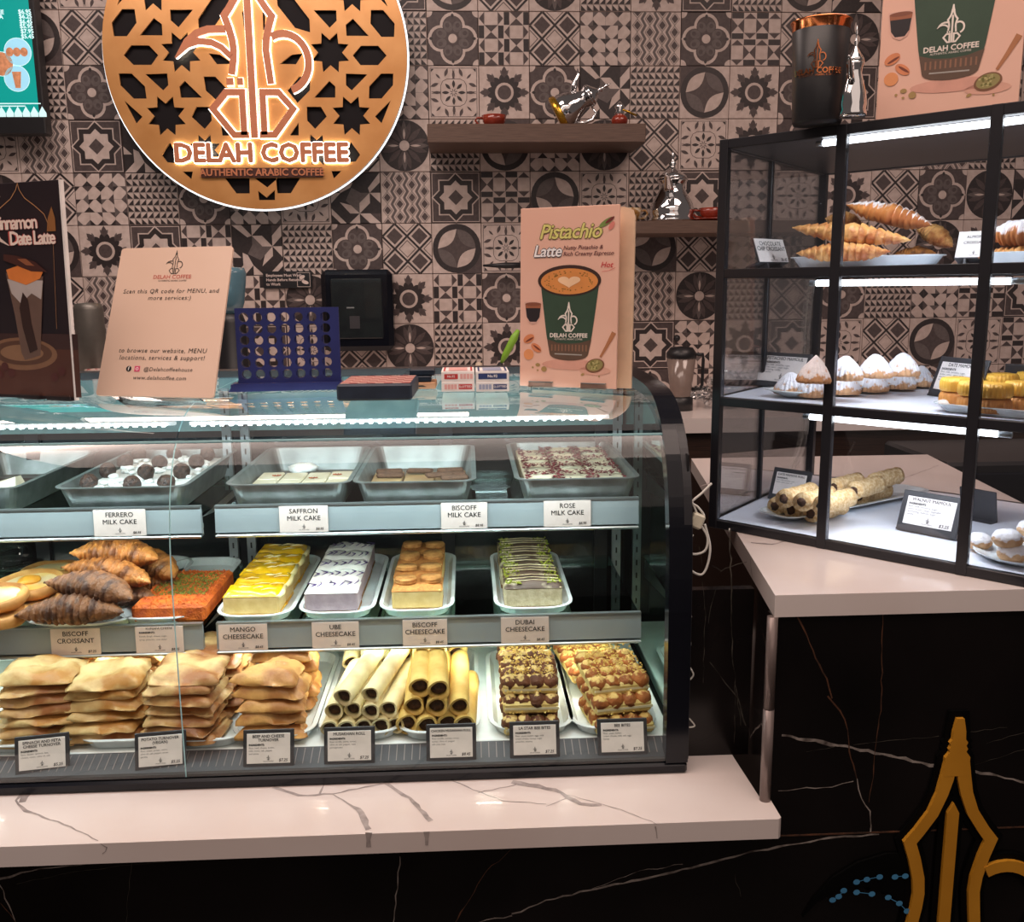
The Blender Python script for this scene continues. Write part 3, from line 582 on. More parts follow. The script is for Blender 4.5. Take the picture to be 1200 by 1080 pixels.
# menu screen
a, b2, c = pY(62, 160, 3.86), pY(57, 138, 3.86), pY(45, 0, 3.86)
t = empty('menu_screen', (-2.35, 3.80, a.z)); tag(t, 'wall-mounted teal menu screen with prices at the top left', 'screen'); wM = a.x + 2.35; hM = .95; sz = b2.z - a.z
b = MB(); b.box((0, 0, 0), (wM, .06, hM), M['black'], bev=.004); b.build('bezel', t)
teal = mat('teal_screen', srgb(6, 140, 134), srgb(8, 148, 140), rough=.3, scale=3, emit=.62, ecol=srgb(8, 150, 142)); scw = mat('screen_white', srgb(190, 225, 228), emit=.75, ecol=srgb(190, 228, 232)); sco = mat('screen_orange', srgb(210, 140, 100), srgb(150, 90, 60), emit=.5, ecol=srgb(205, 140, 100), scale=60); scb = mat('screen_blue', srgb(140, 200, 225), emit=.7, ecol=srgb(150, 205, 228))
TS_ = Matrix.Translation((0, 0, 0)) @ RT
b = MB(); b.flat([(.02, sz), (wM - .018, sz), (wM - .018, hM - .02), (.02, hM - .02)], .001, teal, TS_)
def sc(x, y): p = pY(x, y, 3.80); return (p.x + 2.35, p.z - a.z)
b.build('display', t)
b = MB()
for k, (x, y) in enumerate(((29, 14), (30, 19.5), (30.5, 25.5), (31, 31), (32, 37), (32.5, 43))): p = sc(x, y); text(b, '$%s' % ('6.95', '6.25', '6.45', '5.95', '7.95', '5.45')[k], p[0], p[1], .0015, .021, scw, bold=.0008, T=TS_)
for k, (x, y, s_) in enumerate(((8, 14.5, 'ADANI COFFEE'), (7, 20, 'SAFFRON TEA'), (2, 43, 'MINT LATTE'))): p = sc(x, y); text(b, s_, p[0] - .01, p[1], .0015, .021, scw, align='RIGHT', bold=.0008, T=TS_)
for y in (122, 125): p = sc(48 if y == 122 else 30, y); b.flat([(.1, p[1]), (p[0], p[1]), (p[0], p[1] + .004), (.1, p[1] + .004)], .0015, scw, TS_)
p0_ = sc(55, 137)
for k in range(26): x = p0_[0] - k * .03; b.flat([(x, p0_[1]), (x - .028, p0_[1]), (x - .028, p0_[1] + .014), (x - .014, p0_[1] + .038), (x, p0_[1] + .014)], .0015, scw, TS_)
for (x, y, r, m_) in ((21, 61, .048, scb), (2, 75, .042, sco), (20, 92, .045, scb)): p = sc(x, y); b.ell(p[0], p[1], r * 1.05, r * 1.05, .0014, scw, n=24, T=TS_); b.ell(p[0], p[1], r, r, .0017, m_, n=24, T=TS_)
p = sc(20, 61)
for k in range(3): b.ell(p[0] - .026 + k * .026, p[1], .014, .016, .002, sco, T=TS_)
p = sc(20, 92); b.flat([(p[0] - .016, p[1] + .024), (p[0] + .018, p[1] + .024), (p[0] + .011, p[1] - .034), (p[0] - .008, p[1] - .034)], .002, sco, TS_)
b.build('menu_print', t)
# ------------------------------------------------------------------ round illuminated sign
sx, szz = pY(299, 62, 3.78).x, pY(299, 62, 3.78).z; R_S = .566
sg = empty('round_sign', (sx, 3.80, szz)); tag(sg, 'large round gold pierced sign with a lit coffee-pot emblem and shop name', 'sign')
b = MB(); b.lathe([(.001, 0), (R_S - .008, 0), (R_S - .008, .075), (.001, .075)], mat('sign_dark_back', srgb(14, 9, 13), rough=.6, spec=.2), 72, T=RT @ Matrix.Translation((0, 0, -.085)), smooth=False); b.build('backing', sg)
b = MB(); b.tube([((R_S + .004) * math.cos(a_), .012, (R_S + .003) * math.sin(a_)) for a_ in [2 * PI * i / 96 for i in range(96)]], .0035, mat('ring_light', (1, 1, 1, 1), emit=1.6, ecol=(.9, .97, 1, 1)), 6, closed=True); b.build('light_ring', sg)
def P2(lst, ox=120, oy=0, k=6.6667):
    out = []
    for x, y in lst:
        X, Y_ = ox + x / k, oy + y / k; out.append((X, Y_))
    return out
def toL(P):   # frame pixels -> metres on the sign, lean removed
    return [((x - (298.5 + .045 * y)) * .0032, (62 - y) * .00315) for x, y in P]
def star8(cx, cy, r1, r2): return [((r1 if i % 2 == 0 else r2) * math.cos(PI / 8 * i + PI / 8) + cx, (r1 if i % 2 == 0 else r2) * math.sin(PI / 8 * i + PI / 8) + cy) for i in range(16)]
Lh = [P2(q) for q in ([(190, 85), (285, 85), (297, 185), (220, 285), (120, 285), (108, 185)], [(430, 150), (490, 195), (492, 278), (318, 278)], [(555, 88), (730, 88), (617, 218), (558, 165)],
      [(885, -10), (1005, -30), (1005, 55), (885, 220), (772, 252), (768, 155)], [(190, 425), (250, 352), (385, 352), (455, 425), (400, 498), (262, 498)], [(80, 353), (158, 353), (105, 425), (175, 498), (93, 498)],
      [(148, 562), (245, 562), (345, 660), (355, 752), (255, 752), (157, 650)], [(352, 568), (520, 562), (527, 650), (485, 690)], [(655, 618), (785, 745), (620, 745), (612, 660)], [(800, 585), (890, 585), (990, 690), (920, 785), (815, 690)],
      [(185, 768), (318, 890), (270, 942)], [(740, 815), (850, 815), (857, 920), (800, 985), (700, 890)], [(925, 935), (1005, 1035), (935, 1035)], [(845, 412), (930, 420), (1030, 490), (905, 492)], [(1105, 100), (1125, 95), (1135, 235), (1120, 235)], [(1125, 340), (1150, 340), (1160, 490), (1140, 490)])]
Lh += [P2(q, 180, 140, 5) for q in ([(45, 190), (95, 115), (118, 160), (118, 235), (75, 230)], [(165, 285), (225, 285), (215, 330)], [(290, 385), (325, 330), (415, 413)], [(415, 325), (560, 325), (560, 415), (480, 415)])]
holes = []
for P in Lh:
    L_ = toL(P); holes.append(L_); holes.append([(-x, y) for x, y in L_])
for (x, y) in ((195.7, 132.7), (214.5, 60.5), (183.5, -8), (240, 172)):
    c_ = toL([(x, y)])[0]
    for s_ in (-1, 1): holes.append(star8(s_ * c_[0], c_[1], .076, .045) if y != 172 else star8(s_ * c_[0], c_[1], .062, .036))
for P in ([(590, 325), (730, 325), (665, 380)], [(610, 400), (660, 440), (710, 395), (710, 455), (615, 455)]): holes.append(toL(P2(P, 180, 140, 5)))
mir = [[(x, -y) for x, y in h] for h in holes if max(p[1] for p in h) < -.03 and min(math.hypot(*p) for p in h) > .2 and max(p[1] for p in h) < -.16]
holes += mir
def pierced(name, outer, holes_, th, m, parent, T):
    cu = bpy.data.curves.new('c', 'CURVE'); cu.dimensions = '2D'; cu.fill_mode = 'BOTH'; cu.extrude = th / 2
    for pts in [outer] + holes_:
        s_ = cu.splines.new('POLY'); s_.points.add(len(pts) - 1); s_.use_cyclic_u = True
        for i, p in enumerate(pts): s_.points[i].co = (p[0], p[1], 0, 1)
    ob = bpy.data.objects.new('c', cu); C.objects.link(ob); me = bpy.data.meshes.new_from_object(ob); bpy.data.objects.remove(ob)
    me.materials.clear(); me.materials.append(m); me.name = name; o = bpy.data.objects.new(name, me); C.objects.link(o); o.parent = parent; o.matrix_local = T; return o
circ = lambda r, n: [(r * math.cos(2 * PI * i / n), r * math.sin(2 * PI * i / n)) for i in range(n)]
holes = [h for h in holes if max(math.hypot(*p) for p in h) < R_S - .03]
pierced('pierced_plate', circ(R_S, 96), holes, .008, M['gold'], sg, RT @ Matrix.Translation((0, 0, .004)))
eb = toL([(300, 159)])[0]; EHs = 1400 * .0032 / 6.316 * 1.0; EHs = 1400 * (.0032 * 1000 / 6.316) / 1000
TB = Matrix.Translation((eb[0], 0, eb[1])) @ RT
b = MB(); emblem(b, 0, 0, EHs, .016, M['glow'], .012, grow=14, T=TB); b.build('emblem_light', sg)
b = MB(); emblem(b, 0, 0, EHs, .030, M['goldL'], .020, T=TB); b.build('emblem', sg)
tx = toL([(308, 177)])[0]; TB2 = Matrix.Translation((0, 0, 0)) @ RT
b = MB(); text(b, 'DELAH COFFEE', tx[0] - .002, tx[1], .017, .096, M['glow'], bold=.0076, T=TB2, thick=.004, space=1.0); b.build('name_light', sg)
b = MB(); text(b, 'DELAH COFFEE', tx[0] - .002, tx[1], .026, .096, M['goldL'], bold=.0042, T=TB2, thick=.006, space=1.0); b.build('name_letters', sg, kind='stuff')
tx = toL([(309, 199)])[0]
b = MB(); b.box((tx[0] - .235, tx[1] - .017, .010), (tx[0] + .225, tx[1] + .018, .018), mat('sign_strip', srgb(70, 36, 28), rough=.4), T=TB2); b.build('sub_strip', sg)
b = MB(); text(b, 'AUTHENTIC ARABIC COFFEE', tx[0] - .004, tx[1], .022, .0362, M['goldL'], bold=.0009, T=TB2, thick=.004); b.build('sub_letters', sg)
# ------------------------------------------------------------------ refrigerated display case
CL, CR_ = -1.30, .345; CI = .3385           # outer right face, plane of the mirrored end glass
dc = empty('display_case', (0, 0, 0)); tag(dc, 'refrigerated glass pastry display case with black frame, lit shelves and curved front', 'display case')
DK = .763                                   # deck
b = MB(); b.box((CL, 1.395, SZ1), (CR_, 1.425, .738), M['blackgl'], bev=.004); b.box((CL, 1.40, .738), (CR_, 1.43, .748), M['black'], bev=.003); b.box((CL, 1.425, SZ1), (CR_, 2.045, .742), M['black']); b.build('base', dc)
# curved end frame
prof = [(1.396, .742), (1.400, 1.05), (1.414, 1.16), (1.434, 1.215), (1.464, 1.258), (1.508, 1.292), (1.56, 1.311), (1.64, 1.320), (1.80, 1.324), (2.045, 1.328)]
def dense(P, n=5):
    out = []
    for i in range(len(P) - 1):
        p0, p1, p2, p3 = [Vector(P[max(0, min(len(P) - 1, j))]) for j in (i - 1, i, i + 1, i + 2)]
        for t in range(n):
            u = t / n; out.append(tuple(.5 * ((2 * p1) + (p2 - p0) * u + (2 * p0 - 5 * p1 + 4 * p2 - p3) * u * u + (3 * p1 - p0 - 3 * p2 + p3) * u ** 3)))
    out.append(tuple(P[-1])); return out
PD = dense(prof)
TX = Matrix(((0, 0, 1, 0), (1, 0, 0, 0), (0, 1, 0, 0), (0, 0, 0, 1)))  # local (x,y,z) -> world (Y,Z,X)
b = MB(); b.stroke([(y + .012, z - .002) for y, z in PD], .028, CR_, M['blackgl'], z0=CR_ - .036, T=TX); b.stroke([(y + .002, z + .004) for y, z in PD], .006, CR_ + .001, M['bframe'], z0=CR_ - .012, T=TX); b.build('end_frame', dc)
b = MB(); n_ = len(PD); b.add([(CI, y, z) for y, z in PD] + [(CI, 2.04, .742)], [tuple(range(n_ + 1))], GM); b.build('mirrored_end_glass', dc)
b = MB(); b.box((CR_ - .004, 1.43, .745), (CR_ - .001, 2.04, 1.24), M['black']); b.build('end_panel', dc)
b = MB(); b.box((CL, 2.03, .742), (CR_, 2.045, 1.328), M['dark']); b.build('rear_wall', dc)
b = MB(); b.box((CL, 2.012, 1.205), (CR_ - .01, 2.03, 1.318), mat('lit_wall_band', srgb(150, 190, 190), srgb(130, 172, 176), rough=.35)); b.build('lit_wall_band', dc)  # added strip; its lighter teal stands in for LED light on the rear wall
b = MB()
for x in (-.93, -.49, -.05, .29): b.box((x - .014, 2.018, .77), (x + .014, 2.03, 1.205), M['bframe'])
b.build('rear_door_frame', dc, kind='stuff')
# front glass: two curved panes meeting the flat top
jz = [i for i, p in enumerate(PD) if p[1] < 1.272]
def pane(x0, x1, P, name):
    b = MB(); n = len(P); th = .003
    V = [(x, y, z) for x in (x0, x1) for y, z in P]; b.add(V, [(i, i + 1, n + i + 1, n + i) for i in range(n - 1)], G1, True); return b.build(name, dc)
for x0, x1 in ((CL, -.459), (-.457, CR_ - .036)):
    pane(x0, x1, PD[:jz[-1] + 1], 'front_glass'); pane(x0, x1, PD[jz[-1] + 1:], 'top_glass')
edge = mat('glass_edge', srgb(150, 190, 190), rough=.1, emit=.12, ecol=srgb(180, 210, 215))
b = MB(); yj, zj = PD[jz[-1]]; b.box((CL, yj - .0005, zj + .0004), (CR_ - .005, yj + .0035, zj + .0035), edge); b.build('glass_joint_bar', dc)
b = MB(); b.tube([(-.458, y + .001, z) for y, z in PD[:jz[-1] + 1]], .0011, edge, 6); b.build('glass_joint', dc)
b = MB(); b.box((CL, 2.0, 1.318), (CR_, 2.045, 1.334), M['bframe']); b.build('top_rear_rail', dc)
# LED light bars
def ledbar(x0, x1, y, z, en, name='light_bar'):
    b = MB(); b.box((x0, y - .006, z), (x1, y + .006, z + .005), M['alu']); o = b.build(name, dc)
    d = MB(); n = int((x1 - x0) / .0150); o.data.materials[0] = mat('led_strip_base', (.9, .95, 1, 1), emit=1.3, ecol=(.75, .93, 1, 1))
    for i in range(n):
        x = x0 + (i + .5) * .0150; d.box((x - .0028, y - .009, z - .0015), (x + .0028, y - .004, z + .004), M['ledw'])
    d.build('led_dots', o, kind='stuff')
    area('case_light', ((x0 + x1) / 2, y, z - .0025), (x1 - x0, .005), en, (.74, .93, 1), (math.radians(48), 0, 0), o)
ledbar(CL + .05, -.476, 1.535, 1.286, 2.7); ledbar(-.452, .232, 1.535, 1.286, 2.7)
def ledlow(x0, x1, y, z, en, col):
    b = MB(); b.box((x0, y - .008, z), (x1, y + .008, z + .008), M['alu']); o = b.build('light_bar', dc)
    area('case_light', ((x0 + x1) / 2, y, z - .002), (x1 - x0, .010), en, col, (math.radians(8), 0, 0), o)
ledlow(CL + .05, -.476, 1.605, .886, 1.35, (1, .93, .78)); ledlow(-.446, .29, 1.605, .886, 1.35, (1, .93, .78))
ledlow(CL + .05, -.476, 1.645, 1.084, .85, (.95, .97, .95)); ledlow(-.446, .29, 1.645, 1.084, .85, (.95, .97, .95))
# standards, shelves and label rails
for x in (-.506, -.468, .316):
    b = MB(); b.box((x - .009, 1.962, .765), (x + .009, 1.972, 1.30), M['steel'])
    for k in range(18): b.box((x - .0016, 1.9610, .785 + k * .029), (x + .0016, 1.9622, .797 + k * .029), M['ink'])
    b.build('shelf_standard', dc)
ZS1, ZS2 = 1.116, .9225
for (x0, x1) in ((CL + .01, -.470), (-.446, .300)):
    for (zs, yf, zt, zb) in ((ZS1, 1.62, 1.129, 1.079), (ZS2, 1.58, .929, .880)):
        b = MB(); b.box((x0, yf + .008, zs - .006), (x1, 1.972, zs), G2); sh = b.build('glass_shelf', dc)
        b = MB(); b.add([(x0, yf, zt), (x1, yf, zt), (x1, yf - .004, zb + .004), (x0, yf - .004, zb + .004), (x0, yf + .006, zt), (x1, yf + .006, zt), (x1, yf + .01, zb), (x0, yf + .01, zb)],
                        [(0, 3, 2, 1), (4, 5, 6, 7), (0, 1, 5, 4), (3, 7, 6, 2), (0, 4, 7, 3), (1, 2, 6, 5)], M['rail'])
        b.box((x0, yf - .009, zb - .004), (x1, yf + .012, zb + .001), M['alu'], bev=.0015); b.box((x0, yf - .002, zt - .001), (x1, yf + .008, zt + .002), M['alu']); b.build('label_rail', sh)
        b = MB()
        for x in (x0 + .004, x1 - .004): b.prism([(yf + .01, zs - .008), (1.965, zs - .05), (1.965, zs - .008)], x - .001, x + .001, M['steel'], T=TX)
        b.build('shelf_bracket', sh, kind='stuff')
b = MB(); b.box((CL + .01, 1.446, .742), (.330, 1.985, DK), M['deckW'], bev=.002); b.build('deck', dc)
b = MB(); b.add([(CL, 1.402, .748), (.330, 1.402, .748), (.330, 1.446, DK - .001), (CL, 1.446, DK - .001)], [(0, 1, 2, 3)], M['holder'])
b.build('air_grille', dc)
b = MB(); x = CL + .01
while x < .33: b.add([(x, 1.410, .7518), (x + .0014, 1.410, .7518), (x + .0014, 1.442, .7626), (x, 1.442, .7626)], [(0, 1, 2, 3)], M['greyT']); x += .0125
b.build('grille_slots', dc, kind='stuff')
# ------------------------------------------------------------------ labels and tags
INGR = 'INGREDIENTS:'
def logo_small(mb, x, y, h, z, m, T=None, name=True, ink=None):
    emblem(mb, x, y, h, z, m, T=T, grow=14)
    if name: text(mb, 'DELAH COFFEE', x, y - h * .2, z, h * .2, ink or m, bold=h * .004, T=T)
def rail_label(lines, px0, px1, yy_, tier, price, label, small=False):
    yf, zt = (1.62, 1.129) if tier == 0 else (1.58, .929)
    x0, x1 = pY(px0, yy_, yf).x, pY(px1, yy_, yf).x; wd = x1 - x0; hh = .0465
    T = Matrix.Translation((x0, yf - .0060, zt - hh - .001)) @ RT @ Matrix.Rotation(math.radians(-4), 4, 'X')
    b = MB(); b.box((0, 0, -.0006), (wd, hh, .0006), M['tagP']); t = b.build('shelf_label', T=T); tag(t, label, 'label')
    b = MB(); z = .0009
    if not small:
        for k, l in enumerate(lines): text(b, l, wd / 2, hh * (.80 - k * .27), z, .0118, M['ink'], bold=.00012)
    else:
        text(b, lines[0], wd / 2, hh * .93, z, .006, M['ink']); text(b, INGR, wd * .08, hh * .78, z, .0042, M['ink'], bold=.0002, align='LEFT')
        for k, l in enumerate(lines[1:]): text(b, l, wd * .08, hh * (.64 - k * .13), z, .0042, M['inkG'], align='LEFT')
    emblem(b, wd * .5, hh * .14, .0085, z, M['ink'], grow=20); text(b, 'DELAH COFFEE', wd * .5, hh * .09, z, .0026, M['ink']); text(b, price, wd * .82, hh * .12, z, .0062, M['ink'], bold=.0001, shear=.2)
    b.build('lettering', t); return t
rail_label(['FERRERO', 'MILK CAKE'], 111, 172, 612, 0, '$8.95', 'rail label of the milk cake topped with chocolate balls')
rail_label(['SAFFRON', 'MILK CAKE'], 328, 385, 608, 0, '$8.95', 'rail label reading saffron milk cake')
rail_label(['BISCOFF', 'MILK CAKE'], 517, 571, 604, 0, '$8.95', 'rail label of the milk cake with brown biscuits, second from right')
rail_label(['ROSE', 'MILK CAKE'], 637, 692, 602, 0, '$8.95', 'rail label reading rose milk cake')
rail_label(['BISCOFF', 'CROISSANT'], 61, 119, 750, 1, '$7.25', 'rail label below the dark brown croissants')
rail_label(['KUNAFA CHEESE', 'kunafa dough, cheese, sugar,', 'syrup, pistachio, rose water'], 160, 216, 748, 1, '$8.45', 'small-print rail label below the orange pistachio-topped pastry', True)
rail_label(['MANGO', 'CHEESECAKE'], 257, 314, 744, 1, '$8.45', 'rail label reading mango cheesecake')
rail_label(['UBE', 'CHEESECAKE'], 366, 421, 740, 1, '$8.45', 'rail label reading ube cheesecake')
rail_label(['BISCOFF', 'CHEESECAKE'], 472, 524, 737, 1, '$8.45', 'rail label of the cheesecake with round cookies')
rail_label(['DUBAI', 'CHEESECAKE'], 587, 643, 733, 1, '$8.45', 'rail label reading dubai cheesecake')
def stand_tag(T, wd, hd, lines, ingr, price, label, name='price_tag', hold=.006, big=False, group=None):
    """dark holder with a white card; origin at lower left of the card"""
    b = MB(); b.box((-hold, -hold * 1.3, -.004), (wd + hold, hd + hold, 0), M['holder'], bev=.001); b.box((-hold, -hold * 1.3, -.030), (wd + hold, -hold * 1.3 + .003, 0), M['holder'])
    if big: [b.box((wd * q, -.0135, -.02), (wd * q + .004, 0, 0), M['holder']) for q in (.25, .7)]
    t = b.build(name, T=T); tag(t, label, 'price tag', group)
    b = MB(); b.box((0, 0, 0), (wd, hd, .0012), M['paper'], bev=.0004); c = b.build('card', t)
    b = MB(); z = .0016; s_ = wd / .075
    for k, l in enumerate(lines): text(b, l, wd / 2, hd * (.90 - k * .125) if not big else hd * (.78 - k * .22), z, (.0068 if not big else .0092) * s_ * min(1, 17 / max(1, len(l))), M['ink'], bold=.0001)
    if ingr:
        y = .90 - len(lines) * .125 - .03; text(b, INGR, wd * .05, hd * y, z, .0042 * s_, M['ink'], bold=.0002, align='LEFT')
        for k, l in enumerate(ingr): text(b, l, wd * .05, hd * (y - .10 - k * .095), z, .0042 * s_, M['inkG'], align='LEFT')
    emblem(b, wd * .5, hd * .11, .0085 * s_, z, M['ink'], grow=20); text(b, 'DELAH COFFEE', wd * .5, hd * .07, z, .0026 * s_, M['ink']); text(b, price, wd * .84, hd * .10, z, .0068 * s_, M['ink'], bold=.0001, shear=.2)
    b.build('lettering', c); return t
def case_tag(pxl, pxr, pyb, pyt, lines, ingr, price, label, yaw=0, y0=1.409):
    """tags leaning back on the grille at the front of the case"""
    BL = pY(pxl, pyb, y0); BR = pY(pxr, pyb, y0); wd = (BR - BL).length; BL.z = .7545; BR = Vector((BR.x, BR.y + yaw, BL.z)); TL = BL + Vector((0, .013, .045))
    T, W_, H_ = frame(BL, BR, TL); return stand_tag(T, wd, .047, lines, ingr, price, label)
case_tag(22, 74, 900, 878, ['SPINACH AND FETA', 'CHEESE TURNOVER'], ['flour, butter, spinach, feta,', 'cheese, onion, olive oil, salt'], '$5.25', 'price tag in a dark holder before the leftmost stacks of pastries', .012)
case_tag(162, 212, 890, 865, ['POTATO TURNOVER', '(VEGAN)'], ['flour, water, potato, onion,', 'olive oil, salt, pepper, spices', 'parsley'], '$5.25', 'price tag in a dark holder before the third stack of flat turnovers', .008)
case_tag(289, 340, 892, 866, ['BEEF AND CHEESE', 'TURNOVER'], ['flour, beef, cheese, butter,', 'milk, onion, salt, pepper', 'and spices'], '$7.25', 'price tag in a dark holder before the browned triangle pastries')
case_tag(384, 435, 890, 866, ['MUSAKHAN ROLL'], ['flour tortilla, onion, sumac,', 'olive oil, salt, pepper, nuts', 'pomegranate'], '$7.25', 'price tag in a dark holder before the left tray of rolls')
case_tag(504, 554, 886, 862, ['CHICKEN MUSAKHAN ROLL'], ['flour tortilla, chicken, onion,', 'sumac, olive oil, pepper', 'salt, pine nuts'], '$8.45', 'price tag in a dark holder before the right tray of rolls')
case_tag(602, 652, 882, 858, ['LA STAR BEE BITES'], ['flour, yeast, butter, eggs, milk', 'cream cheese, honey, sugar', 'pistachio, sesame'], '$7.25', 'price tag in a dark holder before the darker crumb-topped slices')
case_tag(705, 755, 878, 848, ['BEE BITES'], ['flour, yeast, butter,', 'cream cheese, milk, salt, eggs', 'honey'], '$7.25', 'price tag in a dark holder before the golden bubbly slices at the right')
# ------------------------------------------------------------------ food in the display case
ORD = ['first', 'second', 'third', 'fourth', 'fifth', 'sixth', 'seventh', 'eighth', 'ninth', 'tenth', 'eleventh', 'twelfth', 'thirteenth', 'fourteenth']
def rrect(w_, d_, r, n=5):
    out = []
    for cx, cy, a0 in ((w_ / 2 - r, d_ / 2 - r, 0), (-w_ / 2 + r, d_ / 2 - r, 90), (-w_ / 2 + r, -d_ / 2 + r, 180), (w_ / 2 - r, -d_ / 2 + r, 270)):
        out += [(cx + r * math.cos(math.radians(a0 + 90 * i / n)), cy + r * math.sin(math.radians(a0 + 90 * i / n))) for i in range(n + 1)]
    return out
def dish(name, loc, wd, dp, h, m, label, rz=0, rim=.006, r=.02, th=.0016, taper=.9, cat='tray', group=None):
    """open tray or pan standing on its base; origin at the centre of the base"""
    rings = []
    for (k, z, gr) in ((taper, 0, 0), (1, h, 0), (1, h, rim), (1, h + th, rim), (1, h + th, -th), (taper, th, -th * 2)):
        o = rrect(wd * k + 2 * gr, dp * (1 - (1 - k) * wd / dp) + 2 * gr, max(.003, r * k + gr)); rings.append([(x, y, z) for x, y in o])
    b = MB(); b.loft(rings, m, True, False); t = b.build(name, T=Matrix.Translation(loc) @ Matrix.Rotation(rz, 4, 'Z')); return tag(t, label, cat, group)
def cxy(pts, z):
    P = [pZ(x, y, z) for x, y in pts]; return sum(P, Vector()) / len(P)
# --- upper shelf: baking pans with milk cakes
milk = mat('milk_cake', srgb(216, 208, 184), srgb(200, 190, 160), rough=.5, scale=30, bump=.2)
cream = mat('whipped_cream', srgb(236, 236, 232), srgb(216, 218, 216), rough=.5, scale=40, bump=.4)
choc = mat('chocolate_ball', srgb(72, 46, 34), srgb(36, 22, 17), rough=.45, scale=220, bump=.8, bscale=400, lo=.4, hi=.6)
saff = mat('saffron', srgb(176, 88, 30), srgb(130, 50, 20), rough=.7, scale=200)
bisc = mat('biscuit', srgb(104, 74, 54), srgb(76, 52, 38), rough=.8, scale=200, bump=.6)
rosep = mat('dried_rose', srgb(112, 26, 34), srgb(70, 16, 24), rough=.8, scale=120)
PZ = 1.1175
def pan(cx, yb, wd, dp, label): return dish('baking_pan', (cx, yb + dp / 2, PZ), wd, dp, .047, M['pan'], label, rim=.007, r=.022, taper=.88, cat='pan')
def slabcake(name, cx, cy, wd, dp, h, m, label, div=None, group=None):
    t = empty(name, (cx, cy, PZ + .0024)); tag(t, label, 'cake', group)
    b = MB(); nx, ny = div or (1, 1)
    for i in range(nx):
        for j in range(ny):
            x0, y0 = -wd / 2 + wd * i / nx, -dp / 2 + dp * j / ny; s0 = len(b.v); hh = h * (1 + random.uniform(-.08, .08)); b.box((x0 + .0012, y0 + .0012, 0), (x0 + wd / nx - .0012, y0 + dp / ny - .0012, hh), m, bev=.002)
    b.build('sponge', t, kind='stuff' if nx * ny > 1 else None); return t
# left edge pan: half empty tray of cake with chopped chocolate
pan(-.900, 1.640, .212, .385, 'aluminium baking pan at the far left of the upper shelf, half empty')
t = slabcake('milk_cake', -.905, 1.77, .185, .21, .018, choc, 'dark chocolate-topped milk cake with a pale cut piece in the leftmost pan')
b = MB(); b.add([(-.02, -.07, .019), (.075, -.05, .019), (.075, .0, .019), (-.02, .03, .019), (-.01, -.05, .02), (.07, -.035, .047), (.068, -.01, .045), (-.01, .015, .022)], [(0, 3, 2, 1), (4, 5, 6, 7), (0, 1, 5, 4), (1, 2, 6, 5), (2, 3, 7, 6), (3, 0, 4, 7)], milk); b.build('cut_piece', t)
# chocolate-ball pan
pan(-.609, 1.628, .218, .385, 'aluminium baking pan holding the milk cake dotted with chocolate balls')
t = slabcake('milk_cake', -.609, 1.818, .190, .350, .032, cream, 'milk cake with white cream dotted with brown chocolate balls'); cx0, cy0 = -.609, 1.818
b = MB()
for k in range(90):
    x, y = random.uniform(-.085, .085), random.uniform(-.17, .17); b.sph((x, y, .034), random.uniform(.006, .012), cream, 7, 5, zs=.45, jit=.5, seed=k)
b.build('cream_swirl', t, kind='stuff')
for k, (x, y) in enumerate(((104, 565), (126, 551), (147, 541), (163, 532), (155, 567), (171, 553), (187, 542), (204, 532), (195, 566), (213, 552), (230, 541), (243, 532))):
    p = pZ(x, y, PZ + .046); b = MB(); b.sph((0, 0, 0), .0155, choc, 16, 12, jit=.14, seed=k); b.build('chocolate_ball', t, T=Matrix.Translation((p.x - cx0, p.y - cy0, .044)))
# saffron pan
pan(-.320, 1.630, .208, .382, 'aluminium baking pan holding the pale saffron milk cake slices')
t = slabcake('milk_cake', -.320, 1.752, .182, .205, .022, milk, 'pale saffron milk cake cut in squares with saffron threads', (4, 3))
for k, (x, y) in enumerate(((-.055, .06), (.062, .06), (-.07, -.03), (.0, -.035), (.06, -.04), (.02, .03))):
    b = MB()
    for q in range(9): a = q * .7; b.tube([(0, 0, 0), (.009 * math.cos(a), .006 * math.sin(a), .001)], .0008, saff, 4)
    b.build('saffron_thread', t, T=Matrix.Translation((x, y, .0245)), kind='stuff')
b = MB(); b.sph((0, 0, 0), .03, cream, 12, 8, jit=.6, zs=.35, seed=4); b.build('cream_smear', t, T=Matrix.Translation((-.02, .155, .02)))
# biscuit pan
pan(-.098, 1.629, .206, .380, 'aluminium baking pan holding the milk cake with biscuits')
t = slabcake('milk_cake', -.098, 1.752, .182, .20, .020, mat('caramel_top', srgb(176, 152, 108), srgb(150, 122, 84), rough=.5, scale=30), 'milk cake with caramel top and brown rectangular biscuits', (3, 2))
for k, (x, y, r) in enumerate(((-.06, .075, .1), (.0, .075, -.1), (.06, .075, .05), (-.055, .035, -.08), (.065, .03, .15), (.07, -.03, .1), (.04, .0, .3))):
    b = MB(); b.box((-.026, -.010, 0), (.026, .010, .008), bisc, bev=.003); b.build('biscuit', t, T=Matrix.Translation((x, y, .0225 + .006 * (k > 4))) @ Matrix.Rotation(r, 4, 'Z'))
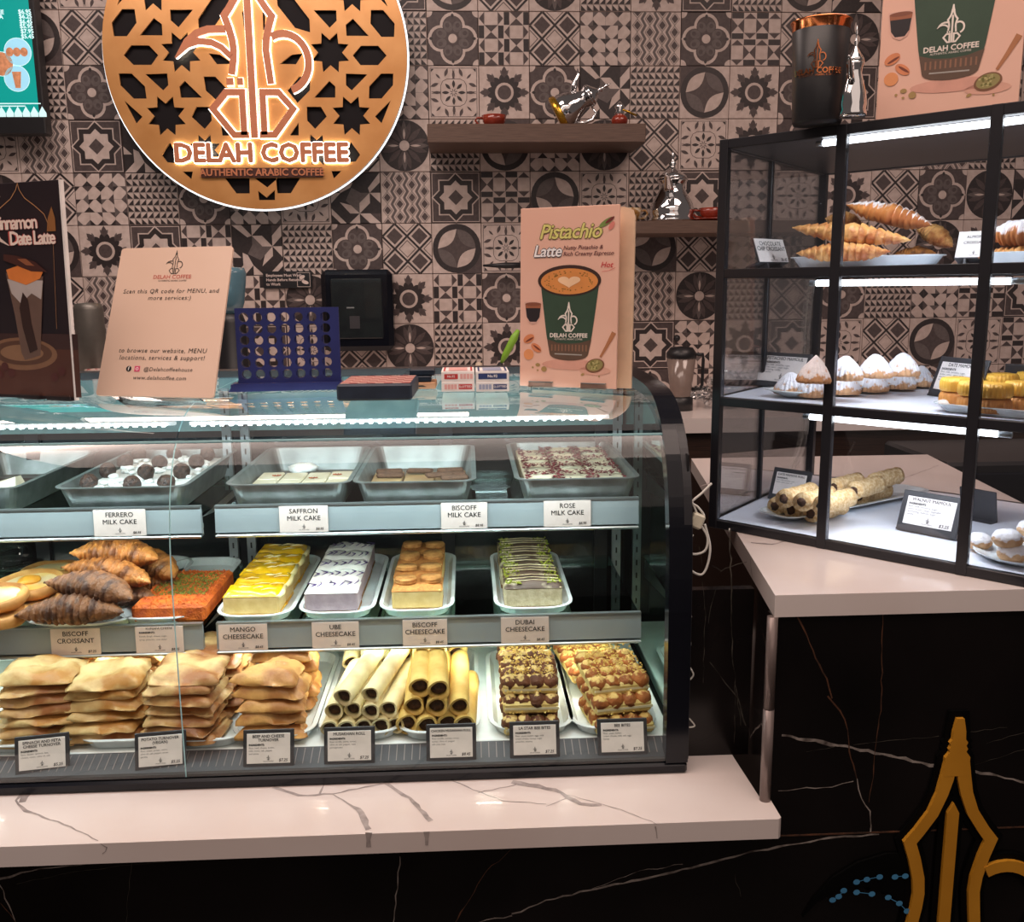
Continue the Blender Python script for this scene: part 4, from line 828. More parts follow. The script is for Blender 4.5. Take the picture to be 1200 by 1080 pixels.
# rose pan
pan(.193, 1.628, .212, .395, 'aluminium baking pan holding the rose petal milk cake at the right end')
t = slabcake('milk_cake', .193, 1.826, .188, .355, .036, milk, 'white milk cake squares scattered with dark red rose petals', (3, 5))
b = MB()
for k in range(2600):
    x, y = random.uniform(-.09, .09), random.uniform(-.172, .172); gx = abs(((x + .0925) / .0617) % 1 - .5) * 2; gy = abs(((y + .185) / .074) % 1 - .5) * 2
    if max(gx, gy) < .62 and random.random() < .95: continue
    a = random.uniform(0, 6.3); r = random.uniform(.0025, .0055); z = .0385 + random.uniform(0, .003); b.add([(x + r * math.cos(a), y + r * math.sin(a), z), (x + r * math.cos(a + 2), y + r * math.sin(a + 2), z + .001), (x + r * math.cos(a + 4), y + r * math.sin(a + 4), z + .002)], [(0, 1, 2)], rosep)
b.build('rose_petals', t, kind='stuff')
# --- middle shelf
crois = mat('croissant_crust', srgb(190, 124, 58), srgb(112, 64, 28), rough=.5, scale=45, detail=8, bump=.8, bscale=160, coat=.1, lo=.42, hi=.62)
croisD = mat('dark_croissant_crust', srgb(136, 88, 52), srgb(76, 46, 32), rough=.5, scale=45, detail=8, bump=.9, bscale=160, lo=.42, hi=.62)
croisB = mat('butter_croissant_crust', srgb(232, 176, 106), srgb(176, 98, 46), rough=.45, scale=40, detail=8, bump=.7, bscale=160, coat=.15, lo=.42, hi=.64)
def croissant(mb, L_, R_, bend, m, ridges=8, seed=0, flat_=.75):
    n = 120; N = 20; rings = []
    for i in range(n + 1):
        t = i / n * 2 - 1; a = t * bend; x = math.sin(a) / max(bend, .01) * L_ / 2 * (1 if bend > .05 else 1); y = -(1 - math.cos(a)) / max(bend, .01) * L_ / 2
        if bend <= .05: x = t * L_ / 2; y = 0
        env = max(.04, (1 - abs(t) ** 1.7)) ** .8; saw = (abs(t) * ridges) % 1; r = R_ * env * (1 - .26 * saw ** 1.5 + .08) * (1 + .16 * noise.noise(Vector((t * 3, seed, 0)))); ring = []
        for k in range(N):
            q = 2 * PI * k / N; dd = 1 + .10 * noise.noise(Vector((t * 7, math.cos(q) * 2, math.sin(q) * 2 + seed))) + .05 * noise.noise(Vector((t * 30, math.cos(q) * 6, math.sin(q) * 6 + seed)))
            ring.append((x - math.sin(a) * r * math.cos(q) * dd * .0 + r * math.cos(q) * dd * -math.sin(a) * -1 * .35, y + r * math.cos(q) * dd, max(-R_ * .62, r * math.sin(q) * dd * flat_) + R_ * .62))
        rings.append(ring)
    mb.loft(rings, m); return mb
def ctray(xl, xr, yb, xl2, xr2, yt, label, name='serving_tray', z=.9235):
    P = [pZ(xl, yb, z), pZ(xr, yb, z), pZ(xr2, yt, z), pZ(xl2, yt, z)]
    return P
def cmtray(cx, y0, y1, wd, label, z=.9235, h=.014, rz=0): return dish('serving_tray', (cx, (y0 + y1) / 2, z), wd, y1 - y0, h, M['ceram'], label, rz=rz, rim=.005, r=wd * .32, taper=.9)
cmtray(-.387, 1.592, 2.0 - .03, .128, 'narrow white tray holding the mango cheesecake'); cmtray(-.243, 1.598, 1.965, .128, 'narrow white tray holding the purple-streaked cheesecake')
cmtray(-.100, 1.600, 1.965, .126, 'narrow white tray holding the cheesecake with round cookies'); cmtray(.112, 1.596, 1.962, .134, 'narrow white tray holding the pistachio and chocolate cheesecake')
cmtray(-.556, 1.592, 1.965, .136, 'narrow white tray holding the orange pistachio-topped pastry')
def cheesecake(prefix, cx, y0, wd, dp, n, h, mb_, mt, label, deco, group, htop=.010, crust=None):
    """n slices cut across, each a thing with body, crust and topping"""
    for k in range(n):
        sd = dp / n; t = empty(prefix, (cx + random.uniform(-.002, .002), y0 + sd * (k + .5), .9262), random.uniform(-.02, .02))
        tag(t, '%s, %s' % (label, 'frontmost of the row' if k == 0 else 'rearmost of the row' if k == n - 1 else '%s from the front' % ORD[k]), 'cake slice', group)
        b = MB(); b.box((-wd / 2, -sd / 2 + .0008, .006), (wd / 2, sd / 2 - .0008, h), mb_, bev=.003); b.build('filling', t)
        b = MB(); b.box((-wd / 2, -sd / 2 + .0008, 0), (wd / 2, sd / 2 - .0008, .0068), crust or mt, bev=.0015); b.build('crust', t)
        b = MB(); s = len(b.v); N = 14; V = []; Fs = []
        for j in range(9):
            for i in range(N): u, v = i / (N - 1), j / 8; z = h + htop * (.55 + .6 * noise.noise(Vector((u * 4 + k * 9, v * 3, cx * 20))) + .25 * math.sin(v * PI)); e = min(u, 1 - u, v, 1 - v); z = h - .001 if e == 0 else z; V.append(((u - .5) * wd * 1.01, (v - .5) * (sd - .001), z))
        for j in range(8):
            for i in range(N - 1): q = j * N + i; Fs.append((q, q + 1, q + N + 1, q + N))
        b.add(V, Fs, mt, True); b.build('topping', t)
        deco(t, k, wd, sd, h + htop * .6)
mango = mat('mango_jelly', srgb(240, 190, 24), srgb(224, 158, 10), rough=.22, scale=30, coat=.5); mcream = mat('pale_cream', srgb(240, 224, 160), rough=.5, scale=50, bump=.3)
mbody = mat('cheesecake_body', srgb(226, 196, 130), srgb(212, 178, 108), rough=.6, scale=60, bump=.15); crumbm = mat('biscuit_crust', srgb(168, 124, 74), srgb(132, 90, 50), rough=.9, scale=200, bump=.6)
def dm(t, k, wd, sd, z):
    b = MB()
    for q in range(5): x = random.uniform(-wd * .4, wd * .3); y = random.uniform(-sd * .4, sd * .35); b.tube([(x, y, z + .002), (x + .012, y + .003, z + .0035), (x + .026, y + .006, z + .002)], [.0006, .0013, .0005], mcream, 5)
    b.tube([(wd * .49, -sd * .45, z * .8), (wd * .5, 0, z * .75), (wd * .49, sd * .45, z * .82)], [.004, .006, .004], mcream, 7); b.build('cream_streaks', t, kind='stuff')
cheesecake('mango_cheesecake_slice', -.392, 1.612, .098, .330, 5, .040, mbody, mango, 'mango cheesecake slice with glossy yellow top', dm, 'mango cheesecake slices')
ubeb = mat('ube_body', srgb(176, 156, 160), srgb(160, 140, 146), rough=.6, scale=60, bump=.15); ubet = mat('white_topping', srgb(234, 232, 226), srgb(220, 216, 214), rough=.45, scale=30); purp = mat('purple_streak', srgb(74, 52, 110), rough=.4)
def du(t, k, wd, sd, z):
    b = MB()
    for q in range(7):
        x = -wd * .42 + wd * .84 * q / 6; y = random.uniform(-sd * .42, -sd * .1); b.tube([(x, y, z + .0028), (x + random.uniform(.004, .012), y + sd * .22, z + .0038), (x + random.uniform(-.008, .008), y + sd * .42, z + .003)], [.0005, .0013, .0006], purp, 5)
    b.build('purple_streaks', t, kind='stuff')
cheesecake('ube_cheesecake_slice', -.252, 1.618, .094, .325, 5, .041, ubeb, ubet, 'pale purple cheesecake slice with white top streaked purple', du, 'purple-streaked cheesecake slices', crust=crumbm)
cook = mat('cookie', srgb(206, 152, 84), srgb(176, 118, 60), rough=.8, scale=90, bump=.5); car = mat('caramel_crumb', srgb(196, 134, 66), srgb(168, 104, 46), rough=.8, scale=140, bump=.5)
def dk(t, k, wd, sd, z):
    for x in (-wd * .24, wd * .27):
        b = MB(); b.lathe([(.001, 0), (.019, 0), (.020, .0025), (.019, .004), (.019, .0048), (.020, .006), (.019, .009), (.001, .0095)], cook, 18, flute=.04, nf=18); b.build('cookie', t, T=Matrix.Translation((x, random.uniform(-.006, .006), z + .001)) @ Matrix.Rotation(random.uniform(-.12, .12), 4, 'X'))
cheesecake('cookie_cheesecake_slice', -.100, 1.622, .090, .32, 4, .040, mbody, car, 'caramel cheesecake slice topped with two round cookies', dk, 'cheesecake slices with round cookies', htop=.006, crust=crumbm)
dub = mat('dubai_body', srgb(212, 198, 164), srgb(190, 174, 136), rough=.8, scale=90, bump=.6); dtop = mat('dubai_top', srgb(78, 58, 44), srgb(196, 184, 150), rough=.6, scale=26, lo=.47, hi=.6); pist = mat('pistachio_crumb', srgb(150, 156, 40), srgb(108, 118, 30), rough=.8, scale=120)
def crumbs(name, parent, n, bx, by, z, m, s=(.0015, .004), edge=0):
    b = MB()
    for _ in range(n):
        x, y = random.uniform(-bx, bx), random.uniform(-by, by)
        if edge and abs(x) < bx * edge: x = math.copysign(bx * random.uniform(edge, 1), x)
        r = random.uniform(*s); a = random.uniform(0, 6.3); zz_ = z + random.uniform(-.001, .002)
        V = [(x + r * math.cos(a + q * 2.1), y + r * math.sin(a + q * 2.1), zz_) for q in range(3)] + [(x, y, zz_ + r)]; b.add(V, [(0, 1, 3), (1, 2, 3), (2, 0, 3)], m)
    return b.build(name, parent, kind='stuff')
def dd_(t, k, wd, sd, z):
    crumbs('pistachio_crumbs', t, 130, wd * .48, sd * .42, z + .001, pist, edge=.45)
    b = MB()
    for q in range(5): y = -sd * .3 + sd * .13 * q; b.tube([(-wd * .45, y, z + .003), (0, y + .004, z + .0045), (wd * .45, y - .002, z + .003)], .0012, mat_ch if q % 2 else dub, 5)
    b.build('chocolate_drizzle', t, kind='stuff')
mat_ch = mat('dark_chocolate', srgb(66, 44, 34), rough=.35)
cheesecake('pistachio_cheesecake_slice', .110, 1.616, .104, .32, 5, .042, dub, dtop, 'cheesecake slice with pistachio crumbs and chocolate drizzle', dd_, 'pistachio and chocolate cheesecake slices', crust=crumbm)
# orange kunafa block
kun = mat('kunafa', srgb(226, 112, 24), srgb(186, 78, 20), rough=.6, scale=70, bump=.9, bscale=260)
t = empty('kunafa', (-.532, 1.700, .9262)); tag(t, 'block of orange shredded pastry with green pistachio crumbs on top', 'pastry')
b = MB(); b.box((-.064, -.105, 0), (.064, .105, .034), kun, bev=.006); b.jitter(.0015, 60); b.build('body', t)
crumbs('shreds', t, 700, .06, .1, .0335, kun, (.001, .0035)); crumbs('pistachio_crumbs', t, 700, .05, .065, .0345, mat('green_pistachio', srgb(124, 124, 34), srgb(92, 96, 28), rough=.8, scale=90), (.0014, .0032)).location = (0, .012, 0)
tr_ = cmtray(-.688, 1.575, 1.985, .200, 'large white tray under the pile of dark croissants')
def place_cr(xp, yp, zc_, L_, R_, bend, m, rz, label, seed, rx=0, ridges=8, name='croissant', group=None):
    p = pZ(xp, yp, zc_); b = MB(); croissant(b, L_, R_, bend, m, ridges, seed); t = b.build(name, T=Matrix.Translation((p.x, p.y, zc_ - R_ * .5)) @ Matrix.Rotation(rz, 4, 'Z') @ Matrix.Rotation(rx, 4, 'Y')); return tag(t, label, 'croissant', group)
g_ = 'dark croissants on the white tray'
place_cr(88, 716, .955, .190, .035, .55, croisD, .02, 'darkest croissant lying frontmost at the bottom of the pile', 1, group=g_)
place_cr(112, 690, .985, .185, .035, .5, croisD, -.30, 'dark brown croissant slanting down to the right in the middle of the pile', 2, .10, group=g_)
place_cr(140, 698, .955, .150, .028, .4, croisD, -.1, 'croissant half hidden behind the two front ones', 3, group=g_)
place_cr(130, 672, .995, .180, .034, .45, crois, -.22, 'golden flaky croissant lying across the middle of the pile', 4, .12, group=g_)
place_cr(140, 650, 1.02, .175, .037, .55, crois, -.12, 'golden brown croissant on top of the pile', 5, .06, group=g_)
place_cr(178, 662, .985, .150, .034, .5, crois, -.5, 'golden croissant at the right rear of the pile, slanting down', 6, .2, group=g_)
place_cr(178, 684, .955, .11, .026, .5, crois, .1, 'croissant at the right below the pile, mostly hidden', 7, group=g_)
# round topped breads at the left
bread = mat('bread_rim', srgb(214, 164, 96), srgb(178, 120, 58), rough=.6, scale=20, bump=.3); egg = mat('cheese_top', srgb(232, 214, 170), srgb(226, 176, 80), rough=.4, scale=14, coat=.2)
def flatbread(xp, yp, z, r, label, tilt=0, filling=True, yolk=False):
    p = pZ(xp, yp, z); t = empty('round_pastry', (p.x, p.y, z - .012)); t.rotation_euler = (tilt, 0, 0); tag(t, label, 'pastry', 'round cheese-topped pastries')
    b = MB(); b.lathe([(.001, 0), (r * .9, 0), (r, .008), (r * .97, .018), (r * .88, .021), (r * .8, .014), (.001, .013)], bread, 28); b.jitter(.0025, 30, int(xp)); b.build('crust', t)
    if filling: b = MB(); b.lathe([(r * .82, .0135), (r * .6, .0175), (.001, .0185)], egg, 24, cap=False); b.jitter(.002, 40); b.build('topping', t)
    if yolk: b = MB(); b.sph((0, 0, .019), r * .33, mat('baked_egg', srgb(232, 176, 62), srgb(214, 142, 40), rough=.4), 14, 8, zs=.4, jit=.2); b.build('egg', t)
cmtray(-.800, 1.60, 1.96, .21, 'white oval tray under the round pastries at the left')
flatbread(30, 705, .950, .060, 'lower round pastry beneath the egg-topped one', filling=False)
flatbread(-8, 722, .950, .058, 'lowest round pastry at the left edge, near the front', filling=False)
flatbread(35, 684, .972, .062, 'round golden pastry with a baked egg in its middle', yolk=True, tilt=.08)
flatbread(-8, 700, .974, .058, 'front round pastry with melted topping at the left edge', tilt=.1)
flatbread(60, 668, .955, .055, 'round pastry with browned rim behind the egg-topped one')
# ribbed clear plastic box at the left edge
p = pZ(-12, 655, .93); t = empty('plastic_container', (p.x + .01, p.y + .02, .924)); tag(t, 'clear ribbed plastic dome container at the far left of the middle shelf', 'container')
b = MB(); b.lathe([(.10, 0), (.105, .006), (.095, .008), (.088, .035), (.07, .058), (.001, .066)], G4, 36, flute=.05, nf=36, cap=False); b.build('dome', t); b = MB(); b.lathe([(.001, 0), (.108, 0), (.110, .005), (.104, .006), (.001, .004)], G4, 30); b.build('base', t)
# --- bottom deck
DZ = .764
pastry = [mat('baked_dough_%s' % n, a, b_, rough=.5, scale=16, detail=7, bump=.7, bscale=45, coat=.1, lo=.40, hi=.62) for n, a, b_ in (('pale', srgb(236, 212, 150), srgb(190, 132, 62)), ('tan', srgb(228, 194, 132), srgb(166, 104, 54)), ('brown', srgb(212, 164, 104), srgb(136, 80, 42)))]
def puff(mb, outl, h, m, seed=0, amp=.0055, fold=True):
    """folded sheet pastry: outline puffed up in the middle, thin crisp rim"""
    n = 40; L_ = []
    k = len(outl)
    for i in range(n):
        u = i / n * k; a, b_ = Vector(outl[int(u) % k]), Vector(outl[(int(u) + 1) % k]); f = u - int(u); L_.append(a.lerp(b_, f))
    c = sum(L_, Vector((0, 0))) / n; S = [L_[i] * .6 + (L_[i - 1] + L_[(i + 1) % n]) * .2 for i in range(n)]; V = []; Fs = []; R_ = 7
    for side_ in (1, -1):
        for r in range(R_ + 1):
            s = r / R_
            for i in range(n):
                p = c + (S[i] - c) * s; z = h * (1 - s ** 5) * (1 if side_ > 0 else -.55) + side_ * h * .06
                z += amp * noise.noise(Vector((p.x * 24, p.y * 40, seed * 3.1 + side_))) * (2.1 if side_ > 0 else .7) - (.0022 if side_ > 0 and abs(noise.noise(Vector((p.x * 18, p.y * 18, seed * 5.3)))) < .06 else 0); V.append((p.x + amp * .8 * noise.noise(Vector((p.y * 60, seed, 3))), p.y, z + h * .6))
    for q in (0, 1):
        o = q * (R_ + 1) * n
        for r in range(R_):
            for i in range(n): a, b_, c_, d = o + r * n + i, o + r * n + (i + 1) % n, o + (r + 1) * n + (i + 1) % n, o + (r + 1) * n + i; Fs.append((a, d, c_, b_) if q == 0 else (a, b_, c_, d))
    a0, b0 = R_ * n, (2 * R_ + 1) * n
    for i in range(n): Fs.append((a0 + i, b0 + i, b0 + (i + 1) % n, a0 + (i + 1) % n))
    mb.add(V, Fs, m, True); return mb
def dtray(cx, y0, y1, wd, label, rz=0):
    y0 += .016
    return dish('serving_tray', (cx, (y0 + y1) / 2, DZ), wd, y1 - y0, .016, M['ceram'], label, rz=rz, rim=.006, r=wd * .3, taper=.9)
def stack(xp, y0, n, wd, dp, dz, mats_, what, rz=0, rows=2, ystep=.11, triangular=False, z0=DZ + .003, lean=.004, tilt=.05):
    for r in range(rows):
        for k in range(n):
            o = [(-wd / 2, -dp / 2), (wd / 2, -dp / 2), (wd / 2, dp / 2), (-wd / 2, dp / 2)] if not triangular else [(-wd / 2, -dp / 2), (wd / 2, -dp / 2), (wd * .42, dp * .3), (0, dp / 2)]
            o = [(x * (1 + random.uniform(-.06, .06)), y * (1 + random.uniform(-.06, .06))) for x, y in o]; b = MB(); puff(b, o, dz * .80, random.choice(mats_), k + r * 7 + int(xp * 100))
            t = b.build('turnover', T=Matrix.Translation((xp + random.uniform(-.006, .006) + rz * -r * ystep, y0 + r * ystep + k * lean + random.uniform(-.004, .004), z0 + k * dz)) @ Matrix.Rotation(rz + random.uniform(-.12, .12), 4, 'Z') @ Matrix.Rotation(tilt * (k / n) + random.uniform(-.03, .03), 4, 'X'))
            pos = 'lowest in' if k == 0 else 'on top of' if k == n - 1 else '%s up in' % ORD[k]
            tag(t, '%s, %s %s stack' % (what, pos, ('front', 'middle', 'rear')[r if rows > 2 else r * 2]), 'turnover', what + ' stacks')
dtray(-.735, 1.43, 1.82, .17, 'white tray under the leftmost turnovers'); dtray(-.585, 1.437, 1.80, .130, 'white tray under the pale turnovers, second from left'); dtray(-.448, 1.43, 1.81, .135, 'white tray under the tan turnovers, third from left'); dtray(-.334, 1.437, 1.81, .128, 'white tray under the browned triangle pastries')
stack(-.720, 1.50, 7, .125, .10, .0165, [pastry[0], pastry[1]], 'speckled folded turnover in leftmost pile', rz=.1)
stack(-.612, 1.505, 6, .122, .10, .0175, [pastry[0], pastry[0], pastry[1]], 'pale folded turnover in second pile')
stack(-.480, 1.485, 7, .112, .10, .0165, [pastry[1], pastry[2]], 'tan flaky turnover in third pile', rz=-.12)
zaat = mat('browned_pastry', srgb(232, 178, 104), srgb(158, 84, 36), rough=.5, scale=18, detail=8, bump=.7, bscale=60, coat=.15, lo=.45, hi=.7)
stack(-.338, 1.500, 5, .118, .105, .0215, [zaat], 'browned triangular cheese pastry', rz=-.05, triangular=True)
# rolls
rollm = mat('toasted_tortilla', srgb(234, 220, 170), srgb(180, 132, 70), rough=.6, scale=16, bump=.25, lo=.5, hi=.8, detail=8); rolly = mat('golden_tortilla', srgb(232, 204, 120), srgb(206, 160, 76), rough=.5, scale=16, bump=.2); fillm = mat('dark_filling', srgb(84, 50, 28), srgb(46, 26, 16), rough=.7, scale=120, bump=.8)
dtray(-.190, 1.437, 1.81, .132, 'white tray under the left pile of rolls'); dtray(-.060, 1.432, 1.81, .128, 'white tray under the right pile of rolls')
def roll(x, y, z, L_, r, m, rz, rx, label, group):
    T = Matrix.Translation((x, y, z)) @ Matrix.Rotation(rz, 4, 'Z') @ Matrix.Rotation(rx, 4, 'X'); b = MB(); n = 9; N = 22; rings = []
    for prof_, rr in ((range(n + 1), 1.0), (range(n, -1, -1), .80)):
        for i in prof_:
            y_ = (i / n) * L_; rings.append([((r * rr * (1 + (.10 * (a / (2 * PI)) if rr == 1 else 0) + .04 * noise.noise(Vector((y_ * 30, a, z * 50))))) * math.cos(a), y_ + (.003 * math.sin(a * 2) if i in (0, n) else 0), (r * rr * (1 + .03 * noise.noise(Vector((y_ * 30, a + 5, x * 50))))) * math.sin(a)) for a in [2 * PI * k / N for k in range(N)]])
    rings.append(rings[0]); b.loft(rings, m, False); t = b.build('wrap_roll', T=T); tag(t, label, 'roll', group)
    b = MB(); b.tube([(0, .006, 0), (0, .012, 0), (0, L_ - .012, 0), (0, L_ - .007, 0)], [r * .55, r * .79, r * .79, r * .5], fillm, 12); b.jitter(.0012, 200); b.build('filling', t)
g1, g2 = 'rolls on the left tray', 'rolls on the right tray'
R1 = .0148
L1 = [(-.240, 0, 'first from left in the bottom row'), (-.212, 0, 'second from left in the bottom row'), (-.184, 0, 'third from left in the bottom row'), (-.156, 0, 'fourth from left in the bottom row'), (-.132, 0, 'fifth from left in the bottom row'), (-.233, 1, 'first from left in the second row'), (-.202, 1, 'second from left in the second row'), (-.172, 1, 'third from left in the second row'), (-.143, 1, 'fourth from left in the second row'), (-.216, 2, 'left of the two on top'), (-.172, 2, 'right of the two on top')]
for x, lv, s_ in L1: roll(x, 1.462 + lv * .004 + random.uniform(-.006, .008), DZ + .020 + lv * .0265, .17, R1 * random.uniform(.95, 1.05), rollm, (-.28 if lv == 2 else -.12) + random.uniform(-.05, .05) + (x + .19) * -.6, .06 * lv, 'toasted thin roll, ' + s_ + ' on the left tray', g1)
for k, x in enumerate((-.225, -.190, -.158, -.128)): roll(x, 1.645, DZ + .058 + .012 * (k % 2), .15, R1, rollm, random.uniform(-.15, .15), .03, 'toasted thin roll, %s from left in the rear pile of the left tray' % ORD[k], g1)
R2 = .0168
L2 = [(-.112, 0, 'first from left in the bottom row'), (-.078, 0, 'second from left in the bottom row'), (-.044, 0, 'third from left in the bottom row'), (-.016, 0, 'fourth from left in the bottom row'), (-.100, 1, 'first from left in the second row'), (-.062, 1, 'second from left in the second row'), (-.024, 1, 'third from left in the second row'), (-.090, 2, 'left one on top'), (-.058, 2, 'middle one on top')]
for x, lv, s_ in L2: roll(x, 1.458 + lv * .005 + random.uniform(-.006, .008), DZ + .022 + lv * .030, .19, R2 * random.uniform(.95, 1.05), rolly, random.uniform(-.06, .06) + (x + .06) * -1.2, .05 * lv, 'golden thick roll, ' + s_ + ' on the right tray', g2)
for k, x in enumerate((-.105, -.068, -.030)): roll(x, 1.66, DZ + .064 + .012 * (k % 2), .14, R2, rolly, random.uniform(-.1, .1), .03, 'golden thick roll, %s from left in the rear pile of the right tray' % ORD[k], g2)
# bubble bread slices
beeT = powder('crumb_topped_crust', srgb(186, 112, 52), srgb(136, 74, 34), srgb(226, 190, 112), .12, scale=90); beeD = powder('dark_crumb_crust', srgb(122, 72, 40), srgb(82, 46, 28), srgb(220, 190, 120), .08, scale=90); beeI = mat('soft_crumb', srgb(232, 210, 140), srgb(216, 186, 104), rough=.8, scale=40, bump=.5)
beeW = mat('cream_layer', srgb(236, 228, 190), rough=.6)
dtray(.097, 1.434, 1.80, .132, 'white tray under the darker crumb-topped slices'); dtray(.236, 1.430, 1.80, .135, 'white tray under the golden bubbly slices', rz=0)
def bee(cx, y0, wd, m, rows, what, rz=0, lift=.0):
    spot = [('bottom front', 0, DZ + .004, .0), ('middle front', .014, DZ + .036, .0), ('top front', .030, DZ + .068, .1)][:rows] + [('rear left', .165, DZ + .030, .05)]
    for k, (nm, dy, z, tl) in enumerate(spot):
        d = .115 if k < rows else .15; t = empty('bubble_bread', (cx - rz * dy, y0 + dy + d / 2, z)); t.rotation_euler = (tl, 0, rz); tag(t, '%s, %s piece' % (what, {'rear left': 'rear'}.get(nm, nm)), 'bread', what + ' pieces')
        b = MB(); b.box((-wd / 2, -d / 2, 0), (wd / 2, d / 2, .020), beeI, bev=.004); b.box((-wd / 2 + .003, -d / 2 - .0006, .008), (wd / 2 + .0006, d / 2, .012), beeW); b.jitter(.001, 50, k); b.build('crumb', t)
        b = MB(); nx, ny = 4, max(3, int(d / .026))
        for i in range(nx):
            for j in range(ny): b.sph((-wd / 2 + wd * (i + .5) / nx, -d / 2 + d * (j + .5) / ny, .018), wd / nx * random.uniform(.56, .72), m, 12, 8, zs=random.uniform(.7, .95), jit=.3, seed=i * 7 + j + k)
        b.build('bubbly_crust', t, kind='stuff')
        crumbs('crumb_topping', t, 300 if k >= rows - 1 else 60, wd * .46, d * .46, .036, mat_cr, (.0012, .0032))
mat_cr = mat('butter_crumbs', srgb(236, 208, 120), srgb(210, 168, 80), rough=.8, scale=100)
bee(.095, 1.447, .092, beeD, 3, 'dark crumb-topped bubble bread'); bee(.243, 1.437, .098, beeT, 3, 'golden bubble bread', rz=.16)
# ------------------------------------------------------------------ boards and games on top of the display case
TZ = 1.3275
pk = mat('poster_pink', srgb(238, 192, 172), srgb(232, 182, 160), rough=.45, scale=3); pkd = mat('poster_side_cream', srgb(222, 190, 160), rough=.5)
IK = {}
def ink(n, r, g, b_, **k):
    if n not in IK: IK[n] = mat('print_' + n, srgb(r, g, b_), rough=.5, **k)
    return IK[n]
def pistachio_art(b, W, H, T, cutname=True):
    K = lambda x, y: ((x - 609) / 113.5 * W, (453.5 - y) / 196.5 * H); s = W / 113.5; sy = H / 196.5; z = .0006; dz = .00015
    gr, br, og = ink('cup_green', 52, 74, 58), ink('rim_brown', 58, 38, 32), ink('coffee', 214, 140, 74)
    el = lambda x, y, rx, ry, zz_, m, rot=0, n=22: b.ell(*K(x, y), rx * s, ry * sy, zz_, m, rot, n, T)
    pl = lambda P, zz_, m: b.flat([K(*p) for p in P], zz_, m, T)
    el(670, 428, 34, 6, z, ink('shadow_print', 214, 158, 140)); el(698, 434, 18, 5, z, ink('shadow_print2', 216, 164, 144))
    body = [(634, 341), (637, 365), (641, 395), (645, 416)] + [(667.5 - 22.5 * math.cos(math.radians(a)), 416 + 7.5 * math.sin(math.radians(a))) for a in range(0, 181, 15)] + [(694, 395), (698, 365), (701, 341)]
    pl(body, z + dz, gr)
    pl([(642, 400)] + [(645, 416)] + [(667.5 - 22.5 * math.cos(math.radians(a)), 416 + 7.5 * math.sin(math.radians(a))) for a in range(0, 181, 15)] + [(693.5, 400), (680, 404), (667, 405), (654, 404)], z + 2 * dz, ink('cup_brown', 96, 74, 60))
    for k in range(11): x = 647 + k * 4; pl([(x, 406), (x + 1.4, 406), (x + 1.4, 413), (x, 413)], z + 3 * dz, ink('cup_line', 140, 100, 78))
    pl([(651, 415.6), (683, 416.4), (683, 417.6), (651, 416.8)], z + 3 * dz, ink('cup_txt', 170, 165, 160))
    el(667, 336, 36.5, 16.8, z + 3 * dz, br, n=36); el(667, 337, 33, 14, z + 4 * dz, og, n=36)
    rd = random.Random(3)
    for k in range(60): a = rd.uniform(0, 6.3); q = rd.uniform(.62, .85); el(667 + 33 * q * math.cos(a), 337 + 13.5 * q * math.sin(a), .9, .6, z + 5 * dz, ink('nut_fleck', 140, 100, 40), n=6)
    heart = [(667 + 13 * .0625 * 16 * math.sin(t) ** 3, 337 - 7 * .0625 * (13 * math.cos(t) - 5 * math.cos(2 * t) - 2 * math.cos(3 * t) - math.cos(4 * t))) for t in [2 * PI * i / 36 for i in range(36)]]
    pl(heart, z + 6 * dz, ink('milk_heart', 240, 200, 160))
    ex, ey = K(667, 391.5); emblem(b, ex, ey, 32 * sy, z + 4 * dz, ink('print_cream', 232, 222, 212), T=T, grow=18)
    x, y = K(667, 396); text(b, 'DELAH COFFEE', x, y, z + 4 * dz, 6.4 * s, ink('print_cream', 232, 222, 212), bold=.00035, T=T); x, y = K(667, 400); text(b, 'AUTHENTIC ARABIC COFFEE', x, y, z + 4 * dz, 2.5 * s, ink('print_cream', 232, 222, 212), T=T)
    # espresso glass
    pl([(614.5, 359), (635, 359), (634, 372), (631, 381), (625, 384), (619, 381), (616, 372)], z + dz, ink('glass_print', 222, 176, 160)); pl([(616, 365), (634, 365), (632.5, 376), (629, 381), (621, 381), (617.5, 376)], z + 2 * dz, ink('espresso', 40, 34, 38)); pl([(615.5, 361.5), (634.5, 361.5), (634, 366), (616, 366)], z + 3 * dz, ink('crema', 160, 98, 70))
    el(625, 361.5, 9.5, 2, z + 4 * dz, ink('crema2', 134, 80, 60))
    # nuts
    for (x, y, r1, r2, a, m) in ((620, 400, 7, 4.5, .5, 'n1'), (629, 410, 7, 4, -.6, 'n1'), (620, 417.5, 6, 6, 0, 'n2'), (621, 401, 5.5, 1.1, .5, 'n3'), (630, 410, 5.5, 1.1, -.6, 'n3'), (631, 429, 2.8, 2, 0, 'n4'), (638.5, 433.5, 3.2, 3, 0, 'n4'), (625, 432, 1.2, 1.2, 0, 'n4'), (631, 435, 1.2, 1, 0, 'n4'), (684, 438.5, 2.2, 1.3, .4, 'n4'), (703, 440, 1, 1, 0, 'n4')):
        el(x, y, r1, r2, z + (2 if m != 'n3' else 3) * dz, ink(m, *{'n1': (214, 134, 92), 'n2': (226, 150, 98), 'n3': (120, 60, 44), 'n4': (168, 138, 86)}[m]), a)
    # spoon
    hx = [K(719, 392), K(711, 407), K(704, 419)]; b.stroke(hx, [5.2 * s, 3.6 * s, 2.4 * s], z + dz, ink('spoon', 176, 116, 78), T=T)
    el(698, 428.5, 11, 7.6, z + 2 * dz, ink('spoon_d', 124, 84, 58), .25); el(698, 428, 9.3, 6, z + 3 * dz, ink('pist_mound', 150, 138, 86), .25)
